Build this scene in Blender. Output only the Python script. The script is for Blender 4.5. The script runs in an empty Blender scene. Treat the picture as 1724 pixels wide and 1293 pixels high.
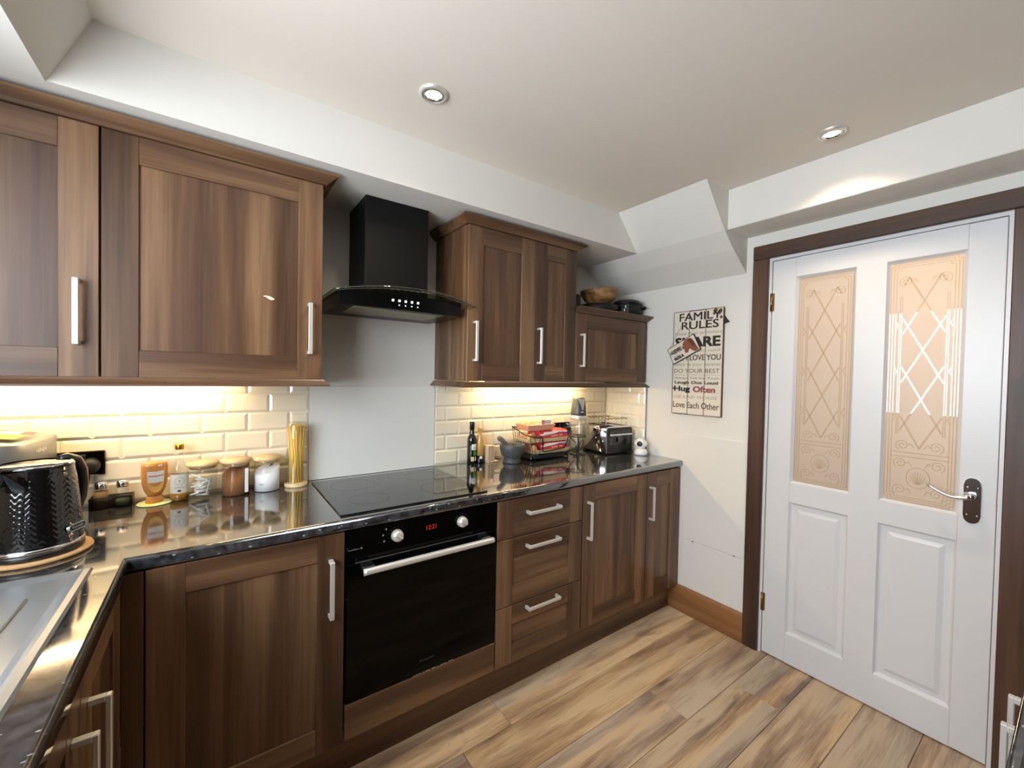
import bpy, bmesh, math, random
from mathutils import Vector, Matrix

random.seed(7)
S = bpy.context.scene
COL = S.collection
PI = math.pi

# ------------------------------------------------------------------ camera
CAM = Vector((-0.3621, -2.0427, 1.4012))
YAW, PIT, ROL, FPX = 0.6216, -0.0198, 0.0198, 700.116
fw = Vector((math.sin(YAW) * math.cos(PIT), math.cos(YAW) * math.cos(PIT), math.sin(PIT)))
r0 = Vector((math.cos(YAW), -math.sin(YAW), 0))
u0 = r0.cross(fw)
cr = math.cos(ROL) * r0 + math.sin(ROL) * u0
cu = -math.sin(ROL) * r0 + math.cos(ROL) * u0
cd = bpy.data.cameras.new('camera')
cd.sensor_width = 36.0
cd.lens = FPX / 1724 * 36.0
cd.clip_start = 0.01
cam = bpy.data.objects.new('camera', cd)
M = Matrix((cr, cu, -fw)).transposed().to_4x4()
M.translation = CAM
cam.matrix_world = M
COL.objects.link(cam)
S.camera = cam

# ------------------------------------------------------------------ world, exposure
S.view_settings.view_transform = 'Standard'
S.view_settings.look = 'None'
S.view_settings.gamma = 1.0
S.view_settings.use_curve_mapping = False
S.view_settings.exposure = 0.37
SKY_STRENGTH = 13.5
SPOT_W = 23.0
STRIP_E = 72.0
HALL_W = 15.0
w = bpy.data.worlds.new('overcast_sky')
S.world = w
w.use_nodes = True
nt = w.node_tree
bg = nt.nodes['Background']
bg.inputs[0].default_value = (0.85, 0.90, 1.0, 1)
bg.inputs[1].default_value = SKY_STRENGTH


def portal(name, loc, rot, sx, sy):
    l = bpy.data.lights.new(name, 'AREA')
    l.shape = 'RECTANGLE'
    l.size, l.size_y = sx, sy
    l.cycles.is_portal = True
    o = bpy.data.objects.new(name, l)
    o.location = loc
    o.rotation_euler = rot
    COL.objects.link(o)
    return o


# window opening (left wall over the sink)
WL = (-2.35, -0.78, 1.06, 2.14)      # y0,y1,z0,z1 in the left wall
XL, XR, YFR, ZC = -1.14, 1.946, -2.66, 2.353
portal('window_portal', (XL - 0.11, (WL[0] + WL[1]) / 2, (WL[2] + WL[3]) / 2), (0, -PI / 2, 0), WL[3] - WL[2], WL[1] - WL[0])



# ------------------------------------------------------------------ materials
def lin(h):
    """sRGB 0-255 triple -> linear rgba"""
    return tuple(((c / 255 / 12.92) if c / 255 <= 0.04045 else ((c / 255 + 0.055) / 1.055) ** 2.4) for c in h) + (1,)


MATS = {}


def mat(name, rgb, rough=0.5, metal=0.0, coat=0.0, spec=0.5, bump=0.0, bscale=60, var=0.0, vscale=8, emit=None, estr=0.0):
    m = bpy.data.materials.new(name)
    m.use_nodes = True
    N, L = m.node_tree.nodes, m.node_tree.links
    b = N['Principled BSDF']
    b.inputs['Roughness'].default_value = rough
    b.inputs['Metallic'].default_value = metal
    b.inputs['Coat Weight'].default_value = coat
    b.inputs['Coat Roughness'].default_value = 0.04
    b.inputs['Specular IOR Level'].default_value = spec
    c = lin(rgb)
    tc = N.new('ShaderNodeTexCoord')
    nz = N.new('ShaderNodeTexNoise')
    nz.inputs['Scale'].default_value = vscale
    nz.inputs['Detail'].default_value = 4
    L.new(tc.outputs['Object'], nz.inputs['Vector'])
    mx = N.new('ShaderNodeMix')
    mx.data_type = 'RGBA'
    mx.inputs[6].default_value = tuple(x * (1 - var) for x in c[:3]) + (1,)
    mx.inputs[7].default_value = tuple(min(1, x * (1 + var)) for x in c[:3]) + (1,)
    L.new(nz.outputs['Fac'], mx.inputs[0])
    L.new(mx.outputs[2], b.inputs['Base Color'])
    if bump:
        n2 = N.new('ShaderNodeTexNoise')
        n2.inputs['Scale'].default_value = bscale
        L.new(tc.outputs['Object'], n2.inputs['Vector'])
        bp = N.new('ShaderNodeBump')
        bp.inputs['Strength'].default_value = bump
        bp.inputs['Distance'].default_value = 0.002
        L.new(n2.outputs['Fac'], bp.inputs['Height'])
        L.new(bp.outputs['Normal'], b.inputs['Normal'])
    if emit:
        b.inputs['Emission Color'].default_value = lin(emit)
        b.inputs['Emission Strength'].default_value = estr
    MATS[name] = m
    return m


def wood(name, axis, dark, mid, light, rough=0.38, across=9.0, along=0.55, bump=0.08, knots=0.0, randcol=0.12, strips_=0.0):
    m = bpy.data.materials.new(name)
    m.use_nodes = True
    N, L = m.node_tree.nodes, m.node_tree.links
    b = N['Principled BSDF']
    b.inputs['Roughness'].default_value = rough
    tc = N.new('ShaderNodeTexCoord')
    oi = N.new('ShaderNodeObjectInfo')
    mul = N.new('ShaderNodeMath'); mul.operation = 'MULTIPLY'; mul.inputs[1].default_value = 53.0
    L.new(oi.outputs['Random'], mul.inputs[0])
    cmb = N.new('ShaderNodeCombineXYZ')
    for i in range(3):
        L.new(mul.outputs[0], cmb.inputs[i])
    add = N.new('ShaderNodeVectorMath'); add.operation = 'ADD'
    L.new(tc.outputs['Object'], add.inputs[0]); L.new(cmb.outputs[0], add.inputs[1])

    def noise(acr, alo, detail, dist):
        mp = N.new('ShaderNodeMapping')
        sc = [acr, acr, acr]; sc['xyz'.index(axis)] = alo
        mp.inputs['Scale'].default_value = sc
        L.new(add.outputs[0], mp.inputs['Vector'])
        nz = N.new('ShaderNodeTexNoise')
        nz.inputs['Scale'].default_value = 1
        nz.inputs['Detail'].default_value = detail
        nz.inputs['Roughness'].default_value = 0.55
        nz.inputs['Distortion'].default_value = dist
        L.new(mp.outputs[0], nz.inputs['Vector'])
        return nz.outputs['Fac']
    broad = noise(across, along, 3, 0.35)
    fine = noise(across * 14, along * 5, 3, 0.2)
    mixf = N.new('ShaderNodeMath'); mixf.operation = 'MULTIPLY_ADD'
    mixf.inputs[1].default_value = 0.22 if not strips_ else 0.34
    L.new(fine, mixf.inputs[0])
    sub = N.new('ShaderNodeMath'); sub.operation = 'SUBTRACT'; sub.inputs[1].default_value = 0.11
    L.new(broad, sub.inputs[0]); L.new(sub.outputs[0], mixf.inputs[2])
    rmp = N.new('ShaderNodeValToRGB')
    e = rmp.color_ramp.elements
    e[0].position = 0.33; e[0].color = lin(dark)
    e[1].position = 0.66; e[1].color = lin(light)
    em = e.new(0.5); em.color = lin(mid)
    L.new(mixf.outputs[0], rmp.inputs[0])
    hsv = N.new('ShaderNodeHueSaturation')
    mr = N.new('ShaderNodeMapRange')
    mr.inputs[3].default_value = 1 - randcol; mr.inputs[4].default_value = 1 + randcol
    L.new(oi.outputs['Random'], mr.inputs[0]); L.new(mr.outputs[0], hsv.inputs['Value'])
    L.new(rmp.outputs[0], hsv.inputs['Color'])
    out = hsv.outputs[0]
    if strips_:                                                # printed strips of slightly different tone along each plank
        sp = N.new('ShaderNodeSeparateXYZ'); L.new(add.outputs[0], sp.inputs[0])
        wob = N.new('ShaderNodeMath'); wob.operation = 'MULTIPLY_ADD'; wob.inputs[1].default_value = 0.012
        L.new(broad, wob.inputs[0]); L.new(sp.outputs['Y' if axis == 'x' else 'X'], wob.inputs[2])
        sc1 = N.new('ShaderNodeMath'); sc1.operation = 'MULTIPLY'; sc1.inputs[1].default_value = 15.0; L.new(wob.outputs[0], sc1.inputs[0])
        fl1 = N.new('ShaderNodeMath'); fl1.operation = 'FLOOR'; L.new(sc1.outputs[0], fl1.inputs[0])
        wn = N.new('ShaderNodeTexWhiteNoise'); wn.noise_dimensions = '1D'; L.new(fl1.outputs[0], wn.inputs['W'])
        m2 = N.new('ShaderNodeMapRange'); m2.inputs[3].default_value = 1 - strips_; m2.inputs[4].default_value = 1 + strips_
        L.new(wn.outputs['Value'], m2.inputs[0])
        h2 = N.new('ShaderNodeHueSaturation'); L.new(m2.outputs[0], h2.inputs['Value']); L.new(out, h2.inputs['Color'])
        m3 = N.new('ShaderNodeMapRange'); m3.inputs[3].default_value = 0.85; m3.inputs[4].default_value = 1.2
        L.new(wn.outputs['Value'], m3.inputs[0]); L.new(m3.outputs[0], h2.inputs['Saturation'])
        out = h2.outputs[0]
    if knots:
        mp = N.new('ShaderNodeMapping')
        sc = [7, 7, 7]; sc['xyz'.index(axis)] = 2.2
        mp.inputs['Scale'].default_value = sc
        L.new(add.outputs[0], mp.inputs['Vector'])
        nz = N.new('ShaderNodeTexNoise'); nz.inputs['Scale'].default_value = 1; nz.inputs['Detail'].default_value = 5
        nz.inputs['Distortion'].default_value = 1.2
        L.new(mp.outputs[0], nz.inputs['Vector'])
        kr = N.new('ShaderNodeMapRange'); kr.inputs[1].default_value = 0.60; kr.inputs[2].default_value = 0.72
        kr.inputs[3].default_value = 0.0; kr.inputs[4].default_value = knots
        L.new(nz.outputs['Fac'], kr.inputs[0])
        km = N.new('ShaderNodeMix'); km.data_type = 'RGBA'
        km.inputs[7].default_value = lin(tuple(int(c * 0.62) for c in dark))
        L.new(kr.outputs[0], km.inputs[0]); L.new(out, km.inputs[6])
        out = km.outputs[2]
    L.new(out, b.inputs['Base Color'])
    if bump:
        bp = N.new('ShaderNodeBump'); bp.inputs['Strength'].default_value = bump; bp.inputs['Distance'].default_value = 0.0015
        L.new(fine, bp.inputs['Height']); L.new(bp.outputs[0], b.inputs['Normal'])
    MATS[name] = m
    return m


def glass(name, tint=(1, 1, 1), refl=0.06, rough=0.0):
    """thin clear glass: transparent with a fresnel gloss"""
    m = bpy.data.materials.new(name)
    m.use_nodes = True
    N, L = m.node_tree.nodes, m.node_tree.links
    N.remove(N['Principled BSDF'])
    tr = N.new('ShaderNodeBsdfTransparent'); tr.inputs[0].default_value = (*tint, 1)
    gl = N.new('ShaderNodeBsdfGlossy'); gl.inputs['Roughness'].default_value = rough
    lw = N.new('ShaderNodeLayerWeight'); lw.inputs[0].default_value = 0.35
    mr = N.new('ShaderNodeMapRange'); mr.inputs[3].default_value = refl; mr.inputs[4].default_value = 0.75
    pw = N.new('ShaderNodeMath'); pw.operation = 'POWER'; pw.inputs[1].default_value = 2.5
    L.new(lw.outputs['Facing'], pw.inputs[0]); L.new(pw.outputs[0], mr.inputs[0])
    ms = N.new('ShaderNodeMixShader')
    L.new(mr.outputs[0], ms.inputs[0]); L.new(tr.outputs[0], ms.inputs[1]); L.new(gl.outputs[0], ms.inputs[2])
    L.new(ms.outputs[0], N['Material Output'].inputs[0])
    MATS[name] = m
    return m


def frosted(name):
    m = bpy.data.materials.new(name)
    m.use_nodes = True
    N, L = m.node_tree.nodes, m.node_tree.links
    N.remove(N['Principled BSDF'])
    tl = N.new('ShaderNodeBsdfTranslucent'); tl.inputs[0].default_value = (0.92, 0.9, 0.86, 1)
    df = N.new('ShaderNodeBsdfDiffuse'); df.inputs[0].default_value = (0.8, 0.78, 0.74, 1)
    tp = N.new('ShaderNodeBsdfTransparent')
    gl = N.new('ShaderNodeBsdfGlossy'); gl.inputs['Roughness'].default_value = 0.45
    a = N.new('ShaderNodeMixShader'); a.inputs[0].default_value = 0.22
    L.new(tl.outputs[0], a.inputs[1]); L.new(df.outputs[0], a.inputs[2])
    b = N.new('ShaderNodeMixShader'); b.inputs[0].default_value = 0.06
    L.new(a.outputs[0], b.inputs[1]); L.new(tp.outputs[0], b.inputs[2])
    c = N.new('ShaderNodeMixShader'); c.inputs[0].default_value = 0.05
    L.new(b.outputs[0], c.inputs[1]); L.new(gl.outputs[0], c.inputs[2])
    L.new(c.outputs[0], N['Material Output'].inputs[0])
    MATS[name] = m
    return m


def granite(name):
    m = bpy.data.materials.new(name)
    m.use_nodes = True
    N, L = m.node_tree.nodes, m.node_tree.links
    b = N['Principled BSDF']
    b.inputs['Roughness'].default_value = 0.085
    b.inputs['Specular IOR Level'].default_value = 1.0
    b.inputs['Coat Weight'].default_value = 1.0
    b.inputs['Coat IOR'].default_value = 1.7
    b.inputs['Coat Roughness'].default_value = 0.06
    tc = N.new('ShaderNodeTexCoord')
    base = N.new('ShaderNodeTexNoise'); base.inputs['Scale'].default_value = 48; base.inputs['Detail'].default_value = 8
    L.new(tc.outputs['Object'], base.inputs['Vector'])
    r1 = N.new('ShaderNodeValToRGB')
    r1.color_ramp.elements[0].position = 0.35; r1.color_ramp.elements[0].color = (0.006, 0.006, 0.007, 1)
    r1.color_ramp.elements[1].position = 0.68; r1.color_ramp.elements[1].color = (0.045, 0.045, 0.047, 1)
    L.new(base.outputs['Fac'], r1.inputs[0])
    mp = N.new('ShaderNodeMapping'); mp.inputs['Scale'].default_value = (1.0, 2.2, 1.6); mp.inputs['Rotation'].default_value = (0, 0, 0.5)
    L.new(tc.outputs['Object'], mp.inputs['Vector'])
    v = N.new('ShaderNodeTexVoronoi'); v.inputs['Scale'].default_value = 34; v.inputs['Randomness'].default_value = 1
    L.new(mp.outputs[0], v.inputs['Vector'])
    lt = N.new('ShaderNodeMapRange'); lt.inputs[1].default_value = 0.17; lt.inputs[2].default_value = 0.07
    lt.inputs[3].default_value = 0; lt.inputs[4].default_value = 0.4
    L.new(v.outputs['Distance'], lt.inputs[0])
    mx = N.new('ShaderNodeMix'); mx.data_type = 'RGBA'; mx.inputs[7].default_value = lin((205, 205, 200))
    L.new(lt.outputs[0], mx.inputs[0]); L.new(r1.outputs[0], mx.inputs[6])
    L.new(mx.outputs[2], b.inputs['Base Color'])
    MATS[name] = m
    return m


WD, WM, WLt = (66, 43, 27), (94, 66, 45), (127, 96, 67)
wood('walnut_vertical', 'z', WD, WM, WLt)
wood('walnut_along_x', 'x', WD, WM, WLt)
wood('walnut_along_y', 'y', WD, WM, WLt)
wood('stained_pine_vertical', 'z', (54, 34, 22), (76, 49, 32), (94, 63, 42), rough=0.45, across=11, knots=0.6, randcol=0.05)
wood('stained_pine_along', 'y', (54, 34, 22), (76, 49, 32), (94, 63, 42), rough=0.45, across=11, knots=0.6, randcol=0.05)
wood('oak_skirting', 'y', (112, 74, 42), (138, 94, 56), (156, 110, 70), rough=0.4, across=12, knots=0.3, randcol=0.03)
wood('oak_laminate', 'x', (126, 102, 84), (174, 146, 118), (206, 180, 148), rough=0.36, across=15, along=1.6, knots=0.7, randcol=0.10, strips_=0.16, bump=0.05)
wood('bamboo', 'x', (208, 176, 126), (222, 192, 142), (234, 208, 162), rough=0.5, across=60, along=3, bump=0.02, randcol=0.03)
wood('olive_wood', 'x', (92, 62, 34), (140, 100, 58), (176, 134, 84), rough=0.5, across=30, along=6, randcol=0.03)
wood('pale_wood', 'z', (190, 160, 125), (215, 188, 152), (230, 208, 176), rough=0.55, across=40, along=5, randcol=0.03)
mat('carcass_brown', (66, 44, 33), 0.5, var=0.1)
mat('wall_white', (222, 219, 211), 0.75, bump=0.06, bscale=90, var=0.015)
mat('bounce_cut_brown', (56, 45, 37), 0.7, var=0.05)  # made-up brown for the unseen front wall, reduces light bounced onto the base units
mat('ceiling_white', (228, 219, 207), 0.8, bump=0.05, bscale=120, var=0.015)
mat('splash_white', (228, 228, 224), 0.28, var=0.01)
mat('tile_cream', (238, 230, 208), 0.13, coat=0.3, var=0.02, vscale=3)
mat('grout', (226, 216, 192), 0.9, bump=0.1, var=0.05)
mat('door_white', (213, 213, 213), 0.32, bump=0.03, bscale=40, var=0.01)
mat('chrome', (225, 225, 228), 0.12, metal=1.0)
mat('brushed_nickel', (222, 220, 214), 0.33, metal=0.55, bump=0.02, bscale=200)
mat('steel_sink', (128, 131, 133), 0.33, metal=0.4, bump=0.03, bscale=150)
mat('black_gloss', (7, 7, 8), 0.06, coat=0.6)
mat('black_glass', (5, 5, 6), 0.03, coat=0.3)
mat('oven_glass', (5, 5, 5), 0.06, spec=0.14)
mat('black_satin', (16, 16, 17), 0.32)
mat('hood_black', (9, 9, 9), 0.5, spec=0.25)
mat('hood_body_black', (7, 7, 7), 0.28, spec=0.25)
mat('black_matt', (14, 14, 14), 0.6)
mat('dark_grey', (70, 72, 74), 0.35, var=0.05)
mat('appliance_grey', (122, 124, 126), 0.38, metal=0.35, var=0.03)
mat('white_plastic', (236, 236, 236), 0.3)
mat('white_print', (225, 225, 222), 0.6)
mat('grey_print', (120, 120, 120), 0.6)
mat('yellow_sticker', (250, 226, 40), 0.5)
mat('red_card', (206, 44, 52), 0.45, var=0.05)
mat('blue_print', (60, 70, 150), 0.5)
mat('pulp_cream', (226, 200, 152), 0.85, bump=0.3, bscale=150, var=0.06)
mat('pulp_pink', (222, 160, 130), 0.85, bump=0.3, bscale=150, var=0.06)
mat('egg_shell', (226, 176, 120), 0.5, var=0.08)
mat('copper', (200, 128, 88), 0.25, metal=1.0)
mat('gold', (206, 160, 62), 0.28, metal=1.0)
mat('cork', (188, 150, 104), 0.9, bump=0.6, bscale=220, var=0.18, vscale=120)
mat('honey', (216, 150, 84), 0.12, var=0.08)
mat('honey_light', (236, 186, 104), 0.15)
mat('honey_cap', (206, 142, 70), 0.4)
mat('oil', (178, 122, 30), 0.1)
mat('paper_white', (240, 238, 230), 0.7, var=0.02)
mat('teabag', (236, 234, 230), 0.8, var=0.04)
mat('coffee', (146, 96, 54), 0.9, bump=0.8, bscale=420, var=0.35, vscale=330)
mat('sugar', (246, 246, 246), 0.8, bump=0.3, bscale=500)
mat('pasta', (246, 208, 104), 0.45, var=0.08)
mat('green_glass', (14, 24, 12), 0.05, coat=0.5)
mat('amber_bottle', (206, 160, 86), 0.18, coat=0.4, var=0.06)
mat('label_green', (58, 128, 52), 0.5)
mat('granite_speckle', (74, 76, 76), 0.5, bump=0.3, bscale=200, var=0.95, vscale=170)
mat('pestle_grey', (104, 98, 92), 0.5, var=0.25, vscale=160)
mat('pepper', (120, 92, 64), 0.8, var=0.3, vscale=300)
mat('pink_coaster', (214, 226, 178), 0.4)
mat('yellow_flower', (236, 232, 120), 0.5)
mat('sign_cream', (222, 212, 194), 0.7, var=0.07, vscale=18)
mat('sign_edge', (98, 76, 56), 0.7, var=0.3, vscale=40)
mat('print_black', (46, 40, 36), 0.8)
mat('print_brown', (104, 92, 80), 0.8)
mat('print_tan', (158, 146, 126), 0.8)
mat('print_red', (150, 84, 78), 0.8)
mat('dog_brown', (142, 82, 56), 0.7, var=0.25, vscale=60)
mat('dog_dark', (98, 54, 38), 0.7)
mat('bare_chip', (222, 206, 184), 0.8)
mat('wax', (150, 90, 40), 0.5)
mat('hall_wall', (170, 146, 118), 0.8)
mat('hall_white', (240, 236, 228), 0.6)
mat('hall_dark', (90, 66, 48), 0.6)
mat('brass', (150, 120, 70), 0.3, metal=1.0)
mat('string', (150, 135, 110), 0.9)
mat('lamp_warm', (255, 225, 175), 0.5, emit=(255, 214, 150), estr=14)
mat('strip_warm', (255, 235, 200), 0.5, emit=(255, 222, 168), estr=STRIP_E)
mat('hall_lamp', (255, 220, 170), 0.5, emit=(255, 200, 130), estr=40)
mat('led_red', (60, 10, 5), 0.5, emit=(255, 70, 20), estr=0.45)
mat('led_white', (200, 210, 210), 0.5, emit=(225, 240, 240), estr=0.8)
mat('filter_mesh', (150, 142, 122), 0.4, metal=0.6, bump=0.4, bscale=300)
glass('clear_glass', (0.97, 0.98, 0.97), 0.05)
glass('pane_glass', (0.98, 0.99, 0.98), 0.03)
glass('smoky_glass', (0.74, 0.79, 0.68), 0.16)
glass('grey_acrylic', (0.45, 0.46, 0.42), 0.10)
glass('etched_clear', (0.9, 0.85, 0.78), 0.07)
frosted('frosted_glass')
granite('black_worktop')
MT = MATS

# ------------------------------------------------------------------ helpers
ROOT = {}


def mark(o, label=None, cat=None, group=None, kind=None):
    if label: o['label'] = label
    if cat: o['category'] = cat
    if group: o['group'] = group
    if kind: o['kind'] = kind
    return o


def thing(name, label, cat, loc=(0, 0, 0), rz=0.0, group=None, kind=None):
    o = bpy.data.objects.new(name, None)
    o.empty_display_size = 0.05
    COL.objects.link(o)
    o.location = loc
    o.rotation_euler = (0, 0, rz)
    ROOT[o.name] = Vector(loc)
    return mark(o, label, cat, group, kind)


class MB:
    """collects shapes; world coordinates unless local=True"""
    def __init__(self):
        self.v, self.f, self.sm = [], [], []

    def add(self, verts, faces, smooth=False):
        b = len(self.v)
        self.v += [Vector(p) for p in verts]
        self.f += [tuple(i + b for i in f) for f in faces]
        self.sm += [smooth] * len(faces)
        return self

    def box(self, x0, x1, y0, y1, z0, z1, bv=0.0, seg=1):
        if x0 > x1: x0, x1 = x1, x0
        if y0 > y1: y0, y1 = y1, y0
        if z0 > z1: z0, z1 = z1, z0
        vs = [(x, y, z) for z in (z0, z1) for y in (y0, y1) for x in (x0, x1)]
        fs = [(0, 2, 3, 1), (4, 5, 7, 6), (0, 1, 5, 4), (2, 6, 7, 3), (0, 4, 6, 2), (1, 3, 7, 5)]
        if not bv:
            return self.add(vs, fs)
        bm = bmesh.new()
        bvs = [bm.verts.new(p) for p in vs]
        for f in fs: bm.faces.new([bvs[i] for i in f])
        bmesh.ops.bevel(bm, geom=bm.edges[:], offset=bv, segments=seg, affect='EDGES', profile=0.5)
        bm.verts.index_update()
        self.add([v.co.copy() for v in bm.verts], [[v.index for v in f.verts] for f in bm.faces], seg > 1)
        bm.free()
        return self

    def prism(self, poly, axis, a, b, smooth=False):
        """poly of 2-D points extruded along axis from a to b; 2-D order = remaining axes in xyz order"""
        n = len(poly)
        def P(p, t):
            q = list(p); q.insert('xyz'.index(axis), t); return q
        vs = [P(p, a) for p in poly] + [P(p, b) for p in poly]
        fs = [tuple(range(n))[::-1], tuple(range(n, 2 * n))]
        self.add(vs, fs)
        o = len(self.v) - 2 * n
        for i in range(n):
            j = (i + 1) % n
            self.f.append((o + i, o + j, o + n + j, o + n + i)); self.sm.append(smooth)
        return self

    def lathe(self, prof, c=(0, 0), seg=32, sx=1.0, sy=1.0, ang=0.0, smooth=True, caps=True):
        """prof list of (r,z) rotated about vertical axis through c"""
        n = len(prof)
        vs = []
        for r, z in prof:
            for k in range(seg):
                t = 2 * PI * k / seg
                x, y = r * math.cos(t) * sx, r * math.sin(t) * sy
                vs.append((c[0] + x * math.cos(ang) - y * math.sin(ang), c[1] + x * math.sin(ang) + y * math.cos(ang), z))
        fs = []
        for i in range(n - 1):
            for k in range(seg):
                k2 = (k + 1) % seg
                fs.append((i * seg + k, i * seg + k2, (i + 1) * seg + k2, (i + 1) * seg + k))
        self.add(vs, fs, smooth)
        if caps:
            o = len(self.v) - n * seg
            if prof[0][0] > 1e-6:
                self.f.append(tuple(o + k for k in range(seg))[::-1]); self.sm.append(False)
            if prof[-1][0] > 1e-6:
                self.f.append(tuple(o + (n - 1) * seg + k for k in range(seg))); self.sm.append(False)
        return self

    def tube(self, pts, r, seg=8, closed=False, r1=None):
        pts = [Vector(p) for p in pts]
        n = len(pts)
        vs, up = [], None
        for i, p in enumerate(pts):
            a = pts[i - 1] if (i > 0 or closed) else p
            b = pts[(i + 1) % n] if (i < n - 1 or closed) else p
            t = (b - a)
            t = t.normalized() if t.length > 1e-9 else Vector((0, 0, 1))
            if up is None:
                up = Vector((0, 0, 1)) if abs(t.z) < 0.9 else Vector((1, 0, 0))
            s = t.cross(up)
            if s.length < 1e-6: s = t.cross(Vector((0.3, 1, 0.2)))
            s.normalize()
            up = s.cross(t).normalized()
            rr = r if r1 is None else r + (r1 - r) * i / max(1, n - 1)
            for k in range(seg):
                q = 2 * PI * k / seg
                vs.append(p + s * math.cos(q) * rr + up * math.sin(q) * rr)
        fs = []
        for i in range(n if closed else n - 1):
            j = (i + 1) % n
            for k in range(seg):
                k2 = (k + 1) % seg
                fs.append((i * seg + k, j * seg + k, j * seg + k2, i * seg + k2))
        if not closed:
            fs.append(tuple(range(seg))); fs.append(tuple((n - 1) * seg + k for k in range(seg))[::-1])
        return self.add(vs, fs, True)

    def ball(self, c, rx, ry, rz, seg=20, rings=12):
        vs, fs = [], []
        for i in range(rings + 1):
            a = PI * i / rings
            for k in range(seg):
                t = 2 * PI * k / seg
                vs.append((c[0] + rx * math.sin(a) * math.cos(t), c[1] + ry * math.sin(a) * math.sin(t), c[2] - rz * math.cos(a)))
        for i in range(rings):
            for k in range(seg):
                k2 = (k + 1) % seg
                fs.append((i * seg + k, i * seg + k2, (i + 1) * seg + k2, (i + 1) * seg + k))
        return self.add(vs, fs, True)

    def xform(self, m):
        self.v = [m @ p for p in self.v]
        return self

    def mesh(self, name, m, off=Vector((0, 0, 0))):
        me = bpy.data.meshes.new(name)
        me.from_pydata([p - off for p in self.v], [], self.f)
        me.polygons.foreach_set('use_smooth', self.sm)
        bm = bmesh.new(); bm.from_mesh(me)
        bmesh.ops.remove_doubles(bm, verts=bm.verts[:], dist=1e-6)
        bmesh.ops.recalc_face_normals(bm, faces=bm.faces[:])
        bm.to_mesh(me); bm.free()
        me.materials.append(m)
        return me

    def build(self, name, m, parent=None, local=False):
        m = MT[m] if isinstance(m, str) else m
        off = Vector((0, 0, 0))
        if parent is not None and not local:
            off = ROOT[parent.name]
        if parent is None and not local:                      # top-level mesh: origin at its base
            xs = [p.x for p in self.v]; ys = [p.y for p in self.v]; zs = [p.z for p in self.v]
            off = Vector(((min(xs) + max(xs)) / 2, (min(ys) + max(ys)) / 2, min(zs)))
        o = bpy.data.objects.new(name, self.mesh(name, m, off))
        COL.objects.link(o)
        if parent is not None:
            o.parent = parent
            ROOT[o.name] = ROOT[parent.name]
        else:
            o.location = off
            ROOT[o.name] = off
        return o


def place(name, me, parent, loc, rot=(0, 0, 0), local=False):
    """another object that shares mesh data, at a world location under a part or thing"""
    o = bpy.data.objects.new(name, me)
    COL.objects.link(o)
    o.parent = parent
    o.location = Vector(loc) - (Vector((0, 0, 0)) if local else ROOT[parent.name])
    o.rotation_euler = rot
    return o


def struct(o, label, cat):
    return mark(o, label, cat, None, 'structure')


def text_mb(s, w, h, o, u, v, n, depth=0.0004, bold=0.0, shear=0.0, spacing=1.0, keep=False):
    """lettering fitted into w x h, lower-left at o, along unit vectors u (right) and v (up), n = out of the surface"""
    c = bpy.data.curves.new('lettering', 'FONT')
    c.body = s
    c.shear = shear
    c.space_character = spacing
    c.resolution_u = 3
    t = bpy.data.objects.new('lettering', c)
    COL.objects.link(t)
    dg = bpy.context.evaluated_depsgraph_get()
    me = bpy.data.meshes.new_from_object(t.evaluated_get(dg))
    xs = [p.co.x for p in me.vertices]; ys = [p.co.y for p in me.vertices]
    x0, x1, y0, y1 = min(xs), max(xs), min(ys), max(ys)
    kx, ky = w / (x1 - x0), h / (y1 - y0)
    if keep:
        kx = ky = min(kx, ky)
    o, u, v, n = Vector(o), Vector(u), Vector(v), Vector(n)
    mb = MB()
    for q, (du, dv) in enumerate([(0, 0)] if not bold else [(0, 0), (1, 0), (0, 1), (1, 1), (0.5, 0.5)]):     # bold: overprinted
        mb.add([o + u * ((p.co.x - x0) * kx + du * bold * 0.4) + v * ((p.co.y - y0) * ky + dv * bold * 0.25) + n * (depth + 0.00003 * q) for p in me.vertices], [tuple(p.vertices) for p in me.polygons])
    bpy.data.objects.remove(t)
    bpy.data.curves.remove(c)
    bpy.data.meshes.remove(me)
    return mb


def strips(polys, o, u, v, n, wd, depth=0.0005):
    """flat lines of width wd following 2-D polylines in the plane (o,u,v)"""
    o, u, v, n = Vector(o), Vector(u), Vector(v), Vector(n)
    mb = MB()
    for pl in polys:
        for (a, b) in zip(pl[:-1], pl[1:]):
            d = Vector((b[0] - a[0], b[1] - a[1]))
            if d.length < 1e-7: continue
            d.normalize()
            p = Vector((-d.y, d.x)) * wd / 2
            q = [Vector(a) + p, Vector(a) - p, Vector(b) - p, Vector(b) + p]
            mb.add([o + u * t.x + v * t.y + n * depth for t in q], [(0, 1, 2, 3)])
    return mb


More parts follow.
